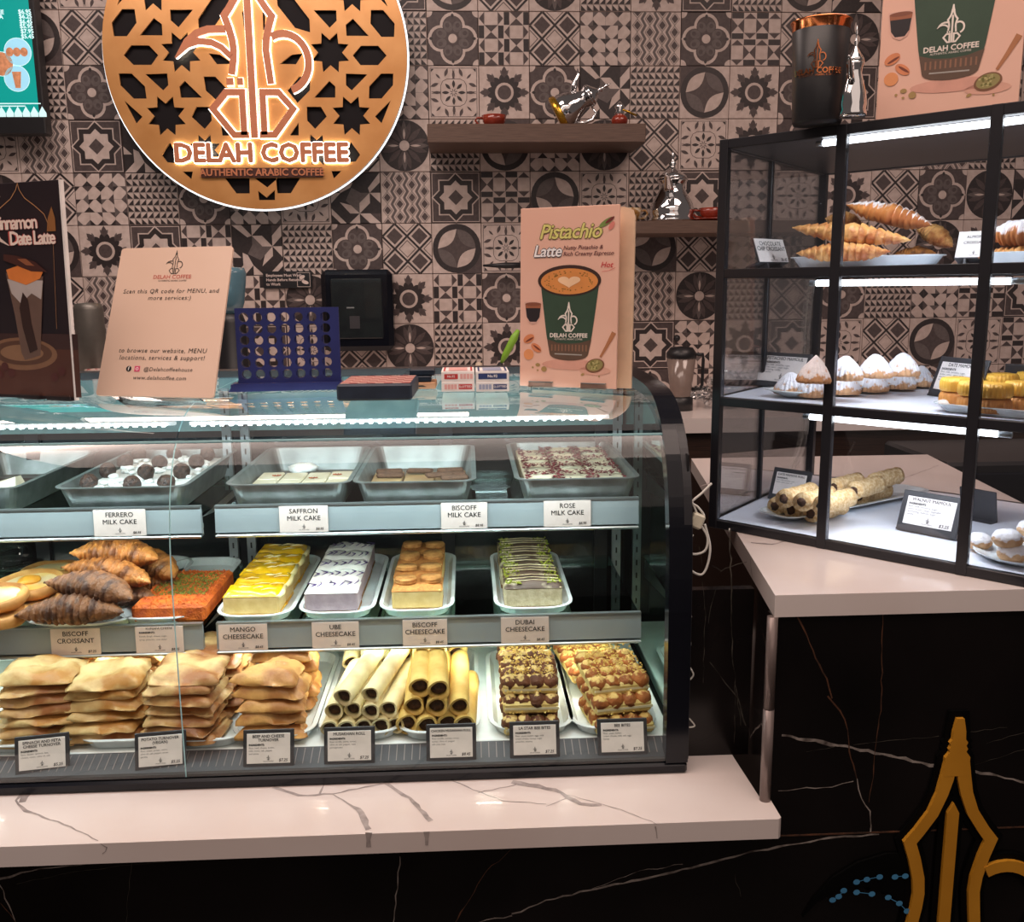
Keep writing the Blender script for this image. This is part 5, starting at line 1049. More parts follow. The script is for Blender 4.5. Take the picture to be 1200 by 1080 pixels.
    for k in range(26): a = rd.uniform(0, 6.3); q = rd.uniform(0, .9) ** .5; el(698 + 9 * q * math.cos(a), 428 + 5.6 * q * math.sin(a), 1.1, .9, z + 4 * dz, ink(('fl1', 'fl2')[k % 2], *((116, 112, 54), (190, 180, 120))[k % 2]), n=6)
    # heading
    x, y = K(667, 284)
    for m, bo, zz_ in ((ink('title_dark', 96, 82, 40), .0018, 2), (ink('title_green', 214, 206, 122), .0006, 4)): text(b, 'Pistachio', x, y, z + zz_ * dz, 22 * s, m, bold=bo, shear=.28, T=T, space=.92)
    el(708, 275, 9, 2.8, z + 3 * dz, ink('nut_green', 116, 138, 70), .55); el(712, 273, 6, 1.6, z + 4 * dz, ink('nut_red', 110, 40, 40), .6); el(714, 279, 5, 2.6, z + 2 * dz, ink('nut_pink', 214, 128, 116), 1.0)
    x, y = K(641, 304.5)
    for m, bo, zz_ in ((ink('latte_dark', 50, 44, 54), .0018, 2), (ink('latte_white', 242, 238, 238), .0005, 4)): text(b, 'Latte', x, y, z + zz_ * dz, 17.5 * s, m, bold=bo, shear=.25, T=T, space=.92)
    for s_, yy2, xx in (('Nutty Pistachio &', 301, 659.5), ('Rich Creamy Espresso', 307.5, 659.5)): x, y = K(xx, yy2); text(b, s_, x, y, z + 2 * dz, 6.3 * s, ink('maroon', 92, 40, 46), shear=.25, align='LEFT', T=T, bold=.0001)
    x, y = K(709, 320); text(b, 'Hot', x, y, z + 2 * dz, 8.5 * s, ink('hot_red', 206, 62, 68), shear=.3, T=T, bold=.0001); b.stroke([K(704, 327), K(712, 326), K(719, 323)], .0006, z + 2 * dz, ink('hot_red', 206, 62, 68), T=T)
BL, BR = pZ(609, 452, TZ), pZ(722, 456, TZ); TL = BL + Vector((.0, .012, .307)); TP, PW, PH = frame(BL, BR, TL)
t = empty('pistachio_poster', T=TP); tag(t, 'pink latte advertising board with a green paper cup standing on the display case', 'poster')
b = MB(); b.box((0, 0, -.004), (PW, PH, 0), pk, bev=.0008); b.build('board', t)
b = MB(); pistachio_art(b, PW, PH, Matrix.Identity(4)); b.build('printing', t)
b = MB(); b.prism([(.012, 0), (PW + .018, 0), (PW + .018, PH - .02), (PW + .014, PH - .007), (PW, PH - .001), (.012, PH - .001)], -.034, -.028, pkd); b.build('back_board', t)
b = MB()
for x in (.02, PW - .062): b.box((x, -.001, -.004), (x + .044, .009, .007), G4); b.box((x, .008, .0005), (x + .044, .0095, .007), M['steel'])
b.build('stand_clip', t, kind='stuff')
# cinnamon date latte board
BR = pZ(88, 469, TZ); BL = BR + (pZ(2, 465, TZ) - BR) * 1.45; TL = BL + Vector((0, .01, .345)); TP, PW, PH = frame(BL, BR, TL)
t = empty('date_latte_poster', T=TP); tag(t, 'tall dark advertising board with a layered iced latte at the left end of the case', 'poster')
b = MB(); b.box((0, 0, -.005), (PW, PH, 0), mat('poster_dark', srgb(46, 34, 38), srgb(32, 26, 32), rough=.4, scale=6), bev=.0006); b.box((PW - .0005, 0, -.0055), (PW + .0035, PH, .0008), M['paper']); b.build('board', t)
b = MB(); T_ = Matrix.Identity(4); sx_ = PW / (88 * 1.45); K = lambda x, y: (PW - ((88 - x) - (470 - y) * .097) * sx_ if 0 else PW - (70 + (y - 262) * .089 - x) * sx_ * 1.03, (469 - y) / 208 * PH)
pg = lambda P, z, m: b.flat([K(*p) for p in P], z, m)
pg([(-38, 420), (92, 420), (96, 466), (-38, 466)], .0006, ink('warm_floor', 84, 50, 40)); pg([(-38, 405), (91, 405), (92, 420), (-38, 420)], .0006, ink('warm_floor2', 62, 40, 38))
gl = ink('arch_gold', 190, 140, 96)
b.stroke([K(*p) for p in ((-14, 300), (-3, 292), (4, 284), (16, 276), (22, 268), (24, 262), (26, 268), (32, 276), (44, 284), (54, 292), (62, 308))], .0012, .0008, gl); b.stroke([K(64, 318), K(68, 400)], .0006, .0008, gl)
b.stroke([K(*p) for p in ((4, 273), (-3, 285), (-4, 300), (3, 314), (14, 320))], [.001, .006, .009, .006, .001], .0007, ink('moon', 226, 206, 196))
ln = ink('lantern', 150, 100, 56); pg([(58, 296), (62, 285), (66, 296), (67, 308), (57, 308)], .0008, ln)
for s_, x, y, al in (('Cinnamon', 47, 299, 'RIGHT'), ('Date Latte', 67, 314, 'RIGHT')):
    X, Y_ = K(x, y); text(b, s_, X, Y_, .0010, .030, ink('title_red', 206, 92, 84), bold=.0013, space=.8, align=al); text(b, s_, X, Y_, .0013, .030, ink('title_cream', 248, 224, 212), bold=.0008, space=.78, align=al)
b.ell(*K(28, 425), 42 * sx_, 12 * sx_ * 1.2, .0008, ink('plate1', 132, 96, 72), n=30); b.ell(*K(28, 424), 36 * sx_, 9 * sx_ * 1.2, .001, ink('plate2', 92, 62, 48), n=30); b.ell(*K(28, 424), 26 * sx_, 6 * sx_ * 1.2, .0012, ink('plate3', 140, 104, 78), n=30)
pg([(10, 346), (53, 350), (51, 400), (50, 426), (32, 431), (28, 424), (20, 385)], .0014, ink('latte_lo', 108, 84, 74)); pg([(12, 352), (53, 354), (51, 372), (40, 366), (28, 376), (17, 366)], .0016, ink('latte_mid', 188, 176, 172)); pg([(30, 365), (36, 372), (40, 395), (47, 420), (38, 424), (30, 400), (26, 380)], .0018, ink('latte_dk', 54, 34, 30)); pg([(11, 343), (30, 338), (53, 346), (50, 352), (34, 358), (14, 352)], .0018, ink('latte_top', 226, 130, 62))
pg([(8, 328), (24, 330), (44, 336), (58, 346), (40, 345), (20, 338), (8, 334)], .002, ink('dates', 74, 40, 34)); pg([(24, 333), (34, 333), (44, 340), (34, 339)], .0022, ink('dates2', 150, 90, 60))
for (x, y) in ((8, 438), (16, 444), (2, 446), (66, 447), (74, 441)): b.ell(*K(x, y), .008, .007, .0014, ink('date_fruit', 84, 42, 40))
b.build('printing', t)
b = MB()
for x in (PW - .12, PW - .055): b.box((x, -.001, -.006), (x + .05, .008, .006), G4)
b.build('stand_clip', t, kind='stuff')
# leaning information sign
BL, BR = pZ(112, 463, TZ), pZ(250, 466, TZ); TL = pY(143, 291, BL.y + .150); TR_ = pY(277, 291, BR.y + .165)
x_ = (BR - BL).normalized(); TP, PW, PH = frame(BL, BR, TL)
shr = ((TL - BL).dot(x_)) / PH; TSh = TP @ Matrix(((1, shr, 0, 0), (0, 1, 0, 0), (0, 0, 1, 0), (0, 0, 0, 1)))
t = empty('menu_sign', T=TP); tag(t, 'peach acrylic menu notice leaning back on top of the display case', 'sign')
Sh = Matrix(((1, shr, 0, 0), (0, 1, 0, 0), (0, 0, 1, 0), (0, 0, 0, 1)))
b = MB(); b.prism([(x + PW / 2, y + PH / 2) for x, y in rrect(PW, PH, .006)], -.004, 0, mat('sign_peach', srgb(226, 196, 176), srgb(220, 188, 166), rough=.35, scale=3), T=Sh); b.build('board', t)
b = MB(); k2 = PW / 137; kv = PH / 173; K = lambda x, y: ((x - 110 - (463 - y) * .185 + 2) * k2, (463 - y) * kv); IKb = M['ink']
X, Y_ = K(204, 323); emblem(b, X, Y_, 29 * kv, .0006, IKb, T=Sh, grow=-12); X, Y_ = K(202, 326.5); text(b, 'DELAH COFFEE', X, Y_, .0006, 6.6 * kv, ink('sign_red', 190, 90, 76), bold=.0001, T=Sh); X, Y_ = K(202, 331); text(b, 'AUTHENTIC ARABIC COFFEE', X, Y_, .0006, 2.6 * kv, IKb, T=Sh)
for s_, x, y, sz_ in (('Scan this QR code for MENU, and', 199.5, 343.5, 7.2), ('more services:)', 198, 351.5, 7.2), ('to browse our website, MENU', 188, 412.5, 7.2), ('locations, services & support!', 187, 420.5, 7.2), ('@Delahcoffeehouse', 194, 433.5, 6.2), ('www.delahcoffee.com', 184, 443, 6.2)):
    X, Y_ = K(x, y); text(b, s_, X, Y_, .0006, sz_ * kv, IKb, shear=.12, space=1.12 if sz_ > 7 else 1.1, T=Sh)
X, Y_ = K(148, 433); b.ell(X, Y_, 3.2 * k2, 3.2 * k2, .0006, IKb, T=Sh); text(b, 'f', X, Y_, .0009, 6 * kv, M['paper'], bold=.0002, T=Sh)
X, Y_ = K(158, 433); r = 3.2 * k2; b.flat([(X - r, Y_ - r), (X + r, Y_ - r), (X + r, Y_ + r), (X - r, Y_ + r)], .0006, ink('pink_icon', 206, 70, 110), T=Sh); b.stroke(arc(X, Y_, r * .45, r * .45, 0, 330, 12), r * .2, .0009, M['paper'], True, T=Sh)
b.build('lettering', t)
b = MB(); b.box((.03, -.0, -.05), (PW - .03, .003, -.004), G4); b.add([(.04, .003, -.05), (PW - .04, .003, -.05), (PW - .06, PH * .4, -.006), (.06, PH * .4, -.006)], [(0, 1, 2, 3)], G4); b.build('stand', t)
# four-in-a-row game
navy = mat('navy_plastic', srgb(44, 52, 112), srgb(38, 44, 98), rough=.3, scale=8, coat=.2)
BL, BR = pZ(272, 458, TZ), pZ(402, 455, TZ); gx = (BR - BL).normalized(); GW = (BR - BL).length; TG, _, _ = frame(BL, BR, BL + Vector((0, 0, 1)))
t = empty('four_in_a_row_game', T=TG); tag(t, 'blue four-in-a-row game rack with round holes standing on the display case', 'game')
gh = .142; hl = []
for i in range(7):
    for j in range(6): cx, cy = GW * (.075 + .85 * (i + .5) / 7), .018 + (gh - .024) * (j + .5) / 6; hl.append([(cx + .0082 * math.cos(a), cy + .0082 * math.sin(a)) for a in [2 * PI * k / 18 for k in range(18)]])
gx0, gx1 = GW * .06, GW * .985
pierced('grid_panel', [(gx0, .004), (gx1, .004), (gx1, gh), (gx0, gh)], hl, .004, navy, t, Matrix.Translation((0, 0, -.006))); pierced('grid_panel', [(gx0, .004), (gx1, .004), (gx1, gh), (gx0, gh)], hl, .003, navy, t, Matrix.Translation((0, 0, -.018)))
b = MB()
for k in range(8): x = gx0 + (gx1 - gx0) * (.028 + .944 * k / 7); b.box((x - .0015, .006, -.017), (x + .0015, gh - .001, -.007), navy)
b.build('slot_divider', t, kind='stuff')
b = MB(); b.prism([(-.004, 0), (GW + .004, 0), (GW - .006, .014), (.006, .014)], .012, .018, navy); b.prism([(-.004, 0), (GW + .004, 0), (GW - .006, .014), (.006, .014)], -.042, -.036, navy); b.box((0, 0, -.036), (GW, .004, .012), navy); b.box((0, 0, -.036), (.006, .012, .012), navy); b.box((GW - .006, 0, -.036), (GW, .012, .012), navy); b.build('base_tray', t)
pc = mat('game_piece_red', srgb(190, 90, 90), rough=.3)
for k in range(6):
    x = GW * (.18 + .125 * k); b = MB(); b.lathe([(.001, 0), (.008, 0), (.0085, .0015), (.008, .003), (.001, .003)], pc if k % 2 else M['paper'], 16); o = b.build('game_piece', T=TG @ Matrix.Translation((x, .0045, .004)) @ Matrix.Rotation(-PI / 2, 4, 'X')); tag(o, '%s round game piece, %s from left in the front of the blue rack' % ('red' if k % 2 else 'white', ORD[k]), 'game piece', 'game pieces in the rack base')
# board game box
p1, p2 = pZ(394, 470, TZ), pZ(452, 470, TZ); wB = .118; t = empty('board_game_box', (p1.x + .001, p1.y, TZ)); t.rotation_euler = (0, 0, -.02); tag(t, 'dark blue board game box with red checkered top beside the blue game', 'box')
bxm = mat('slate_box', srgb(46, 58, 76), srgb(38, 48, 64), rough=.5)
b = MB(); b.box((0, 0, 0), (wB, .15, .026), bxm, bev=.003); b.build('box', t)
b = MB(); T_ = Matrix.Identity(4); n1, n2 = ink('check_red', 150, 72, 72), ink('check_pale', 190, 150, 140)
for i in range(8):
    for j in range(8): b.flat([(.004 + i * .0138, .01 + j * .0165), (.0178 + i * .0138, .01 + j * .0165), (.0178 + i * .0138, .0265 + j * .0165), (.004 + i * .0138, .0265 + j * .0165)], .0264, n1 if (i + j) % 2 else n2)
b.build('printed_top', t)
# small boxes and card decks
p = pZ(473, 456, TZ); kraft = mat('kraft_card', srgb(186, 140, 106), rough=.7)
t = empty('kraft_box', (p.x, p.y, TZ)); tag(t, 'flat brown card box under the small dark blue boxes', 'box'); b = MB(); b.box((0, 0, 0), (.056, .07, .011), kraft, bev=.001); b.build('box', t); b = MB(); b.flat([(.016, .004), (.040, .004), (.034, .0065), (.022, .0065)], .0004, M['ink'], RT); b.build('printed_mark', t)
db = mat('dark_teal_box', srgb(28, 44, 60), srgb(22, 34, 48), rough=.35)
for (x, y, wx, hy, z, lb) in ((.0, .006, .052, .05, .0112, 'lower dark blue small box on the kraft box'), (.014, .012, .044, .045, .0222, 'upper dark blue small box, topmost of its pile')):
    b = MB(); b.box((0, 0, 0), (wx, hy, .0105), db, bev=.0015); tag(b.build('small_box', T=Matrix.Translation((p.x + x - .004, p.y + y, TZ + z))), lb, 'box')
for i, (c_, nm) in enumerate(((ink('deck_red', 190, 54, 54), 'red'), (ink('deck_blue', 44, 60, 110), 'blue'))):
    p = pZ(517.5 + i * 40.5, 459, TZ)
    for k in range(2):
        t = empty('card_deck', (p.x, p.y + .002 * k, TZ + k * .0172)); tag(t, '%s and white boxed deck of playing cards, %s of its pair' % (nm, ('lower', 'upper')[k]), 'card deck')
        b = MB(); b.box((0, 0, 0), (.056, .088, .0168), M['paper'], bev=.0008); b.build('box', t); b = MB()
        if k == 0 or nm == 'red': x0 = .029 if k == 0 else .005; b.flat([(x0, .004), (x0 + .023, .004), (x0 + .023, .0125), (x0, .0125)], .0006, c_, RT); xs = .005 if k == 0 else .032; [b.flat([(xs + q * .0055, .004), (xs + .0045 + q * .0055, .004), (xs + .0045 + q * .0055, .0125), (xs + q * .0055, .0125)], .0006, ink('pale_' + nm, *((226, 170, 164) if nm == 'red' else (160, 166, 190))), RT) for q in range(4)]; text(b, 'SLOTTED' if k == 0 else 'No.92', x0 + .0115, .0083, .001, .0052, M['paper'], bold=.0001, T=RT)
        else: b.flat([(.004, .004), (.052, .004), (.052, .0135), (.004, .0135)], .0006, c_, RT); text(b, 'No.92', .028, .0088, .001, .0065, M['paper'], bold=.0002, T=RT)
        if k: b.stroke([(.005, .006), (.051, .006), (.051, .082), (.005, .082)], .003, .0173, c_, True); b.flat([(.012, .014), (.044, .014), (.044, .074), (.012, .074)], .0173, ink('pale_' + nm, 226, 170, 164))
        b.build('printing', t)
# ------------------------------------------------------------------ things on the back worktop
BZ = 1.058
def on_back(x, Y): return pY(x, 480, Y).x
t = empty('coffee_grinder', (on_back(276, 3.4), 3.42, BZ)); tag(t, 'black grinder with blue-grey hopper behind the leaning sign', 'grinder')
b = MB(); b.lathe([(.001, 0), (.075, 0), (.075, .03), (.055, .05), (.05, .33), (.04, .36), (.001, .36)], M['black'], 20); b.build('body', t); b = MB(); b.lathe([(.038, .36), (.05, .40), (.062, .50), (.055, .52), (.001, .525)], mat('blue_hopper', srgb(88, 122, 136), rough=.2, coat=.4), 20); b.build('hopper', t)
t = empty('steel_canister', (on_back(94, 3.3), 3.45, BZ)); tag(t, 'tall grey steel canister behind the dark poster', 'canister'); b = MB(); b.lathe([(.001, 0), (.05, 0), (.05, .38), (.045, .40), (.001, .405)], mat('worn_steel', srgb(110, 106, 100), rough=.4, metal=.5), 20); b.build('body', t)
t = empty('cup_stack', (on_back(108, 3.3), 3.36, BZ)); tag(t, 'small stack of printed paper cups between the poster and the leaning sign', 'cups'); b = MB()
for k in range(3): b.lathe([(.028, k * .045), (.036, k * .045 + .085), (.034, k * .045 + .085), (.026, k * .045)], mat('printed_paper_cup', srgb(190, 170, 160), srgb(150, 60, 60), rough=.6, scale=40, lo=.55, hi=.6), 16)
b.build('paper_cups', t, kind='stuff')
# glass tray box with spatula and candles
x0, x1 = on_back(546, 3.3), on_back(612, 3.3); t = empty('acrylic_box', (x0, 3.35, BZ)); tag(t, 'clear low acrylic box on the back worktop beside the pistachio poster', 'box')
b = MB(); b.box((0, 0, 0), (x1 - x0, .2, .10), G4); b.box((.07, -.002, .04), (x1 - x0, .0, .10), mat('grey_lid', srgb(96, 92, 92), rough=.3)); b.build('box', t)
for k, (x, h) in enumerate(((551, .155), (562, .185))):
    b = MB(); b.lathe([(.001, 0), (.012, 0), (.014, h - .02), (.011, h - .004), (.001, h)], mat('cream_handle', srgb(206, 186, 164), rough=.5), 14); tag(b.build('wooden_spoon', T=Matrix.Translation((on_back(x, 3.33), 3.33, BZ))), ('shorter', 'taller')[k] + ' of two cream upright handles beside the acrylic box', 'utensil')
t = empty('green_spatula', (on_back(577, 3.33), 3.31, BZ + .12)); t.rotation_euler = (0, math.radians(28), 0); tag(t, 'bright green spatula leaning in the acrylic box', 'spatula')
b = MB(); b.tube([(0, 0, -.1), (0, 0, .0), (0, 0, .07)], [.02, .018, .009], M['black'], 10); b.build('handle', t); b = MB(); b.tube([(0, 0, .07), (0, 0, .10), (0, 0, .17), (0, 0, .2)], [.005, .012, .014, .006], mat('lime_silicone', srgb(136, 186, 60), rough=.4), 12); b.build('blade', t)
# blender jug
t = empty('blender_jug', (on_back(797, 3.35), 3.35, BZ)); tag(t, 'blender jug with black lid and handle right of the case', 'blender')
b = MB(); b.lathe([(.001, 0), (.045, 0), (.045, .045), (.03, .05), (.001, .05)], M['black'], 20); b.build('base', t); b = MB(); b.lathe([(.036, .05), (.052, .19), (.050, .19), (.035, .052)], mat('smoky_jug', srgb(128, 112, 104), rough=.15, coat=.4), 24, cap=False); b.build('jug', t); b = MB(); b.lathe([(.04, .17), (.054, .19), (.054, .205), (.04, .225), (.001, .23)], M['black'], 20); b.build('lid', t); b = MB(); b.tube([(.045, 0, .2), (.078, 0, .2), (.08, 0, .18), (.078, 0, .09), (.07, 0, .075), (.04, 0, .075)], .006, M['black']); b.build('handle', t)
t = empty('orange_bottle', (on_back(736, 3.3) - .01, 3.3, BZ)); tag(t, 'orange squeeze bottle half hidden behind the pistachio poster', 'bottle'); org = mat('orange_plastic', srgb(190, 84, 40), srgb(160, 60, 30), rough=.35)
b = MB(); b.lathe([(.001, 0), (.028, 0), (.03, .09), (.024, .12), (.03, .15), (.026, .17), (.001, .172)], org, 18); b.build('body', t); b = MB(); b.lathe([(.012, .17), (.01, .2), (.004, .225), (.001, .23)], org, 14); b.build('nozzle', t)
p = pY(829, 460, 3.45); b = MB(); b.sph((0, 0, .05), .09, G4, 22, 14, jit=.75, zs=.62, seed=3); tag(b.build('plastic_bag', T=Matrix.Translation((p.x + .05, 3.45, BZ))), 'crumpled clear plastic bag on the back worktop left of the black cabinet', 'bag')
p = pY(793, 396, 3.9); t = empty('wall_hook', (p.x, WY - .01, p.z)); tag(t, 'small black round hook on the wall above the blender jug', 'hook'); b = MB(); b.sph((0, -.012, 0), .014, M['black']); b.tube([(0, 0, 0), (0, -.02, -.012)], .004, M['black']); b.build('hook', t)
# ------------------------------------------------------------------ black glass cabinet on the counter
P0, U, V2 = Vector((.461, 1.708, 0)), Vector((.690, -.724, 0)), Vector((.635, .772, 0)); AW, AD = .68, .518; Z0, Z3 = 1.0505, 1.752
TCab = Matrix(((U.x, V2.x, 0, P0.x), (U.y, V2.y, 0, P0.y), (0, 0, 1, 0), (0, 0, 0, 1)))
cab = empty('pastry_cabinet', (0, 0, 0)); tag(cab, 'black framed three-tier glass pastry cabinet standing diagonally on the marble counter', 'cabinet')
PA = (0, .2155, .447, .68); hw = .0085
def post(a, b_, name='post', w_=hw):
    q = MB(); q.box((a - w_, b_ - w_, Z0), (a + w_, b_ + w_, Z3), M['bframe'], T=TCab, bev=.001); q.build(name, cab)
for a in PA: post(a, 0)
post(0, AD); post(AW, AD); post(0, .215, 'mid_post', .005)
ZR = (1.0585, 1.2905, 1.521, 1.744)
for k, z in enumerate(ZR):
    for (a0, a1, b0, b1) in ((0, AW, 0, 0), (0, AW, AD, AD), (0, 0, 0, AD), (AW, AW, 0, AD)):
        if k in (1, 2) and b0 == AD: pass
        q = MB(); q.box((a0 - hw * .8, b0 - hw * .8, z - .008), (a1 + hw * .8, b1 + hw * .8, z + .008), M['bframe'], T=TCab, bev=.001); q.build('rail', cab)
lam = mat('white_laminate', srgb(226, 230, 240), rough=.35, scale=3)
for k, z in enumerate((1.0665, 1.2985, 1.529)):
    q = MB(); q.box((.004, .004, z - .006), (AW - .004, AD - .004, z), lam, T=TCab); q.build('shelf_board', cab)
q = MB(); q.box((.0, .0, Z3 - .014), (AW, AD, Z3 - .006), M['bframe'], T=TCab); q.build('top_panel', cab)
for i in range(3):
    for k in range(3):
        q = MB(); q.box((PA[i] + hw, -.001, ZR[k] + .008), (PA[i + 1] - hw, .001, ZR[k + 1] - .008), G3, T=TCab); q.build('glass_pane', cab)
for k in range(3):
    for b0, b1 in ((hw, .21), (.22, AD - hw)): q = MB(); q.box((-.001, b0, ZR[k] + .008), (.001, b1, ZR[k + 1] - .008), G3, T=TCab); q.build('glass_pane', cab)
ang = math.atan2(U.y, U.x)
for z in (1.7375, 1.5085, 1.2785):
    q = MB(); A_, B_ = (TCab @ Vector((.172, .030, z - .006))), (TCab @ Vector((.478, .030, z - .006))); q.tube([A_, B_], .0055, M['ledt'], 10); tb = q.build('light_tube', cab)
    q = MB(); d = (B_ - A_).normalized(); q.tube([A_ - d * .012, A_], .005, M['alu'], 8); q.tube([B_, B_ + d * .02], .005, M['alu'], 8); q.build('end_cap', tb, kind='stuff')
    m_ = (A_ + B_) / 2; area('tube_light', (m_.x + V2.x * .01, m_.y + V2.y * .01, m_.z - .008), (.30, .012), .8, (.86, .92, 1), (math.radians(20), 0, ang), tb)
# cable
wht = mat('white_cable', srgb(226, 224, 216), rough=.4)
ca = empty('power_cable', (0, 0, 0)); tag(ca, 'white power cable with plug hanging beside the black cabinet', 'cable')
c0 = TCab @ Vector((-.012, AD - .02, 0)); pts = [Vector((c0.x, c0.y, 1.51)), Vector((c0.x - .01, c0.y, 1.42)), Vector((c0.x, c0.y, 1.30)), Vector((c0.x - .004, c0.y, 1.2))]
q = MB()
for dx in (-.006, .004):
    pp = [Vector((c0.x + dx, c0.y - .012, 1.515)), Vector((c0.x + dx - .006, c0.y - .012, 1.38)), Vector((c0.x + dx + .002, c0.y - .012, 1.26)), Vector((c0.x + dx - .006, c0.y - .012, 1.13)), Vector((c0.x + dx - .08, c0.y - .07, 1.058)), Vector((.60, 1.98, 1.0535)), Vector((.515, 1.80, 1.0535)), Vector((.478, 1.66, 1.0535))]
    P_ = dense([tuple(v) for v in []], 1) if 0 else pp; sm_ = []
    for i in range(len(P_) - 1):
        a0, a1, a2, a3 = [P_[max(0, min(len(P_) - 1, j))] for j in (i - 1, i, i + 1, i + 2)]
        for t_ in range(8): u = t_ / 8; sm_.append(.5 * ((2 * a1) + (a2 - a0) * u + (2 * a0 - 5 * a1 + 4 * a2 - a3) * u * u + (3 * a1 - a0 - 3 * a2 + a3) * u ** 3))
    q.tube(sm_ + [P_[-1]], .0020, wht, 6)
q.build('cord', ca); q = MB()
YC = 1.42
def lp(L_): 
    P_ = [pY(x, y, YC) for x, y in L_]; sm_ = []
    for i in range(len(P_) - 1):
        a0, a1, a2, a3 = [P_[max(0, min(len(P_) - 1, j))] for j in (i - 1, i, i + 1, i + 2)]
        for t_ in range(8): u = t_ / 8; sm_.append(.5 * ((2 * a1) + (a2 - a0) * u + (2 * a0 - 5 * a1 + 4 * a2 - a3) * u * u + (3 * a1 - a0 - 3 * a2 + a3) * u ** 3))
    return sm_ + [P_[-1]]
q.tube(lp([(834, 566), (822, 578), (811, 588), (818, 594), (825, 604), (822, 612)]), .0018, wht, 6); q.tube(lp([(811, 588), (816, 600), (818, 608)]), .0018, wht, 6)
q.tube(lp([(822, 616), (829, 630), (826, 645), (812, 649), (806, 640), (812, 626)]), .0019, wht, 6); q.tube(lp([(826, 614), (832, 640), (829, 662), (822, 673), (810, 668), (804, 655)]), .0019, wht, 6)
for L__ in ([(803, 716), (810, 722), (804, 727)], [(803, 745), (809, 752), (807, 762), (803, 764)], [(804, 776), (811, 786), (812, 792), (804, 800)], [(804, 838), (814, 850), (803, 852)]): q.tube(lp(L__), .0014, wht, 6)
q.build('cord', ca, kind='stuff')
q = MB(); p = pY(817, 610, YC); q.box((-.010, -.006, -.012), (.010, .008, .012), mat('plug_ivory', srgb(214, 208, 186), rough=.4), T=Matrix.Translation(p) @ Matrix.Rotation(.4, 4, 'Y'), bev=.003); q.build('plug', ca)
# tags in the cabinet
def cab_tag(bl, br, zf, zoff_, hd, lines, ingr, price, label, lean=.35, hold=.009, big=False):
    zoff = zoff_; BL, BR = (pZ(bl[0], bl[1], zf), pZ(br[0], br[1], zf)) if len(bl) == 2 else (pY(*bl), pY(*br)); BL.z = zf; BR.z = zf; x = (BR - BL).normalized(); n = Vector((-x.y, x.x, 0)); BL2 = BL + Vector((0, 0, zoff)); TL = BL2 + Vector((0, 0, hd)) * math.cos(lean) + n * hd * math.sin(lean); T, W_, H_ = frame(BL2, BL2 + (BR - BL), TL)
    return stand_tag(T, W_, hd, lines, ingr, price, label, hold=hold, big=big)
cab_tag((905, 585), (940, 591), 1.0675, .013, .046, ['DATE MAMOUL ROLL'], ['flour, milk, semolina, sugar,', 'butter, dates, yeast, salt'], '$3.25', 'price tag in a dark holder at the left on the lowest cabinet shelf')
cab_tag((1057, 621), (1114, 632), 1.0675, .014, .050, ['WALNUT MAMOUL'], ['flour, milk, semolina, sugar,', 'water, butter, yeast, vegetable', 'shortening, walnuts, sugar,', 'vanilla'], '$3.25', 'price tag in a dark holder in the middle of the lowest cabinet shelf', hold=.010)
cab_tag((889, 452), (938, 457), 1.2995, .012, .052, ['PISTACHIO MAMOUL'], ['flour, milk, semolina, sugar,', 'butter, water, yeast, sugar,', 'shortening, vanilla,', 'pistachio'], '$3.25', 'price tag behind the powdered domes on the middle cabinet shelf', hold=.008)
cab_tag((1093, 463), (1140, 470), 1.2995, .012, .052, ['DATE MAMOUL'], ['flour, milk, semolina, sugar,', 'butter, water, dates, yeast,', 'shortening, salt,', 'vanilla'], '$3.25', 'price tag behind the yellow fluted cakes on the middle cabinet shelf', hold=.010)
cab_tag((890, 309, 1.73), (924, 306, 1.79), 1.530, .012, .045, ['CHOCOLATE', 'CHIP CROISSANT'], [], '$6.45', 'pinkish card naming chocolate croissants on the top cabinet shelf', hold=.001, big=True)
cab_tag((1119, 301, 1.57), (1162, 300, 1.53), 1.530, .012, .045, ['ALMOND', 'CROISSANT'], [], '$6.45', 'white card naming almond croissants on the top cabinet shelf', hold=.001, big=True)
BL, BR = pZ(1168, 612, 1.0675), pZ(1128, 604, 1.0675); x = (BR - BL).normalized(); n_ = Vector((-x.y, x.x, 0)); T, W_, H_ = frame(BL, BR, BL + Vector((0, 0, .05)) + n_ * .01)
b = MB(); b.box((-.002, 0, -.004), (W_ + .002, .060, 0), M['holder'], bev=.001); b.box((0, 0, -.03), (W_, .003, 0), M['holder']); tag(b.build('price_tag', T=T), 'dark tag holder seen from behind on the lowest cabinet shelf at right', 'price tag')
BL, BR = TCab @ Vector((.50, .30, 1.2995)), TCab @ Vector((.44, .30, 1.2995)); T, W_, H_ = frame(BL, BR, BL + Vector((0, 0, .05)) + n_ * .01); b = MB(); b.box((0, 0, -.004), (W_, .062, 0), M['holder'], bev=.001); b.box((0, 0, -.03), (W_, .003, 0), M['holder']); tag(b.build('price_tag', T=T), 'dark tag holder seen from behind on the middle cabinet shelf', 'price tag')
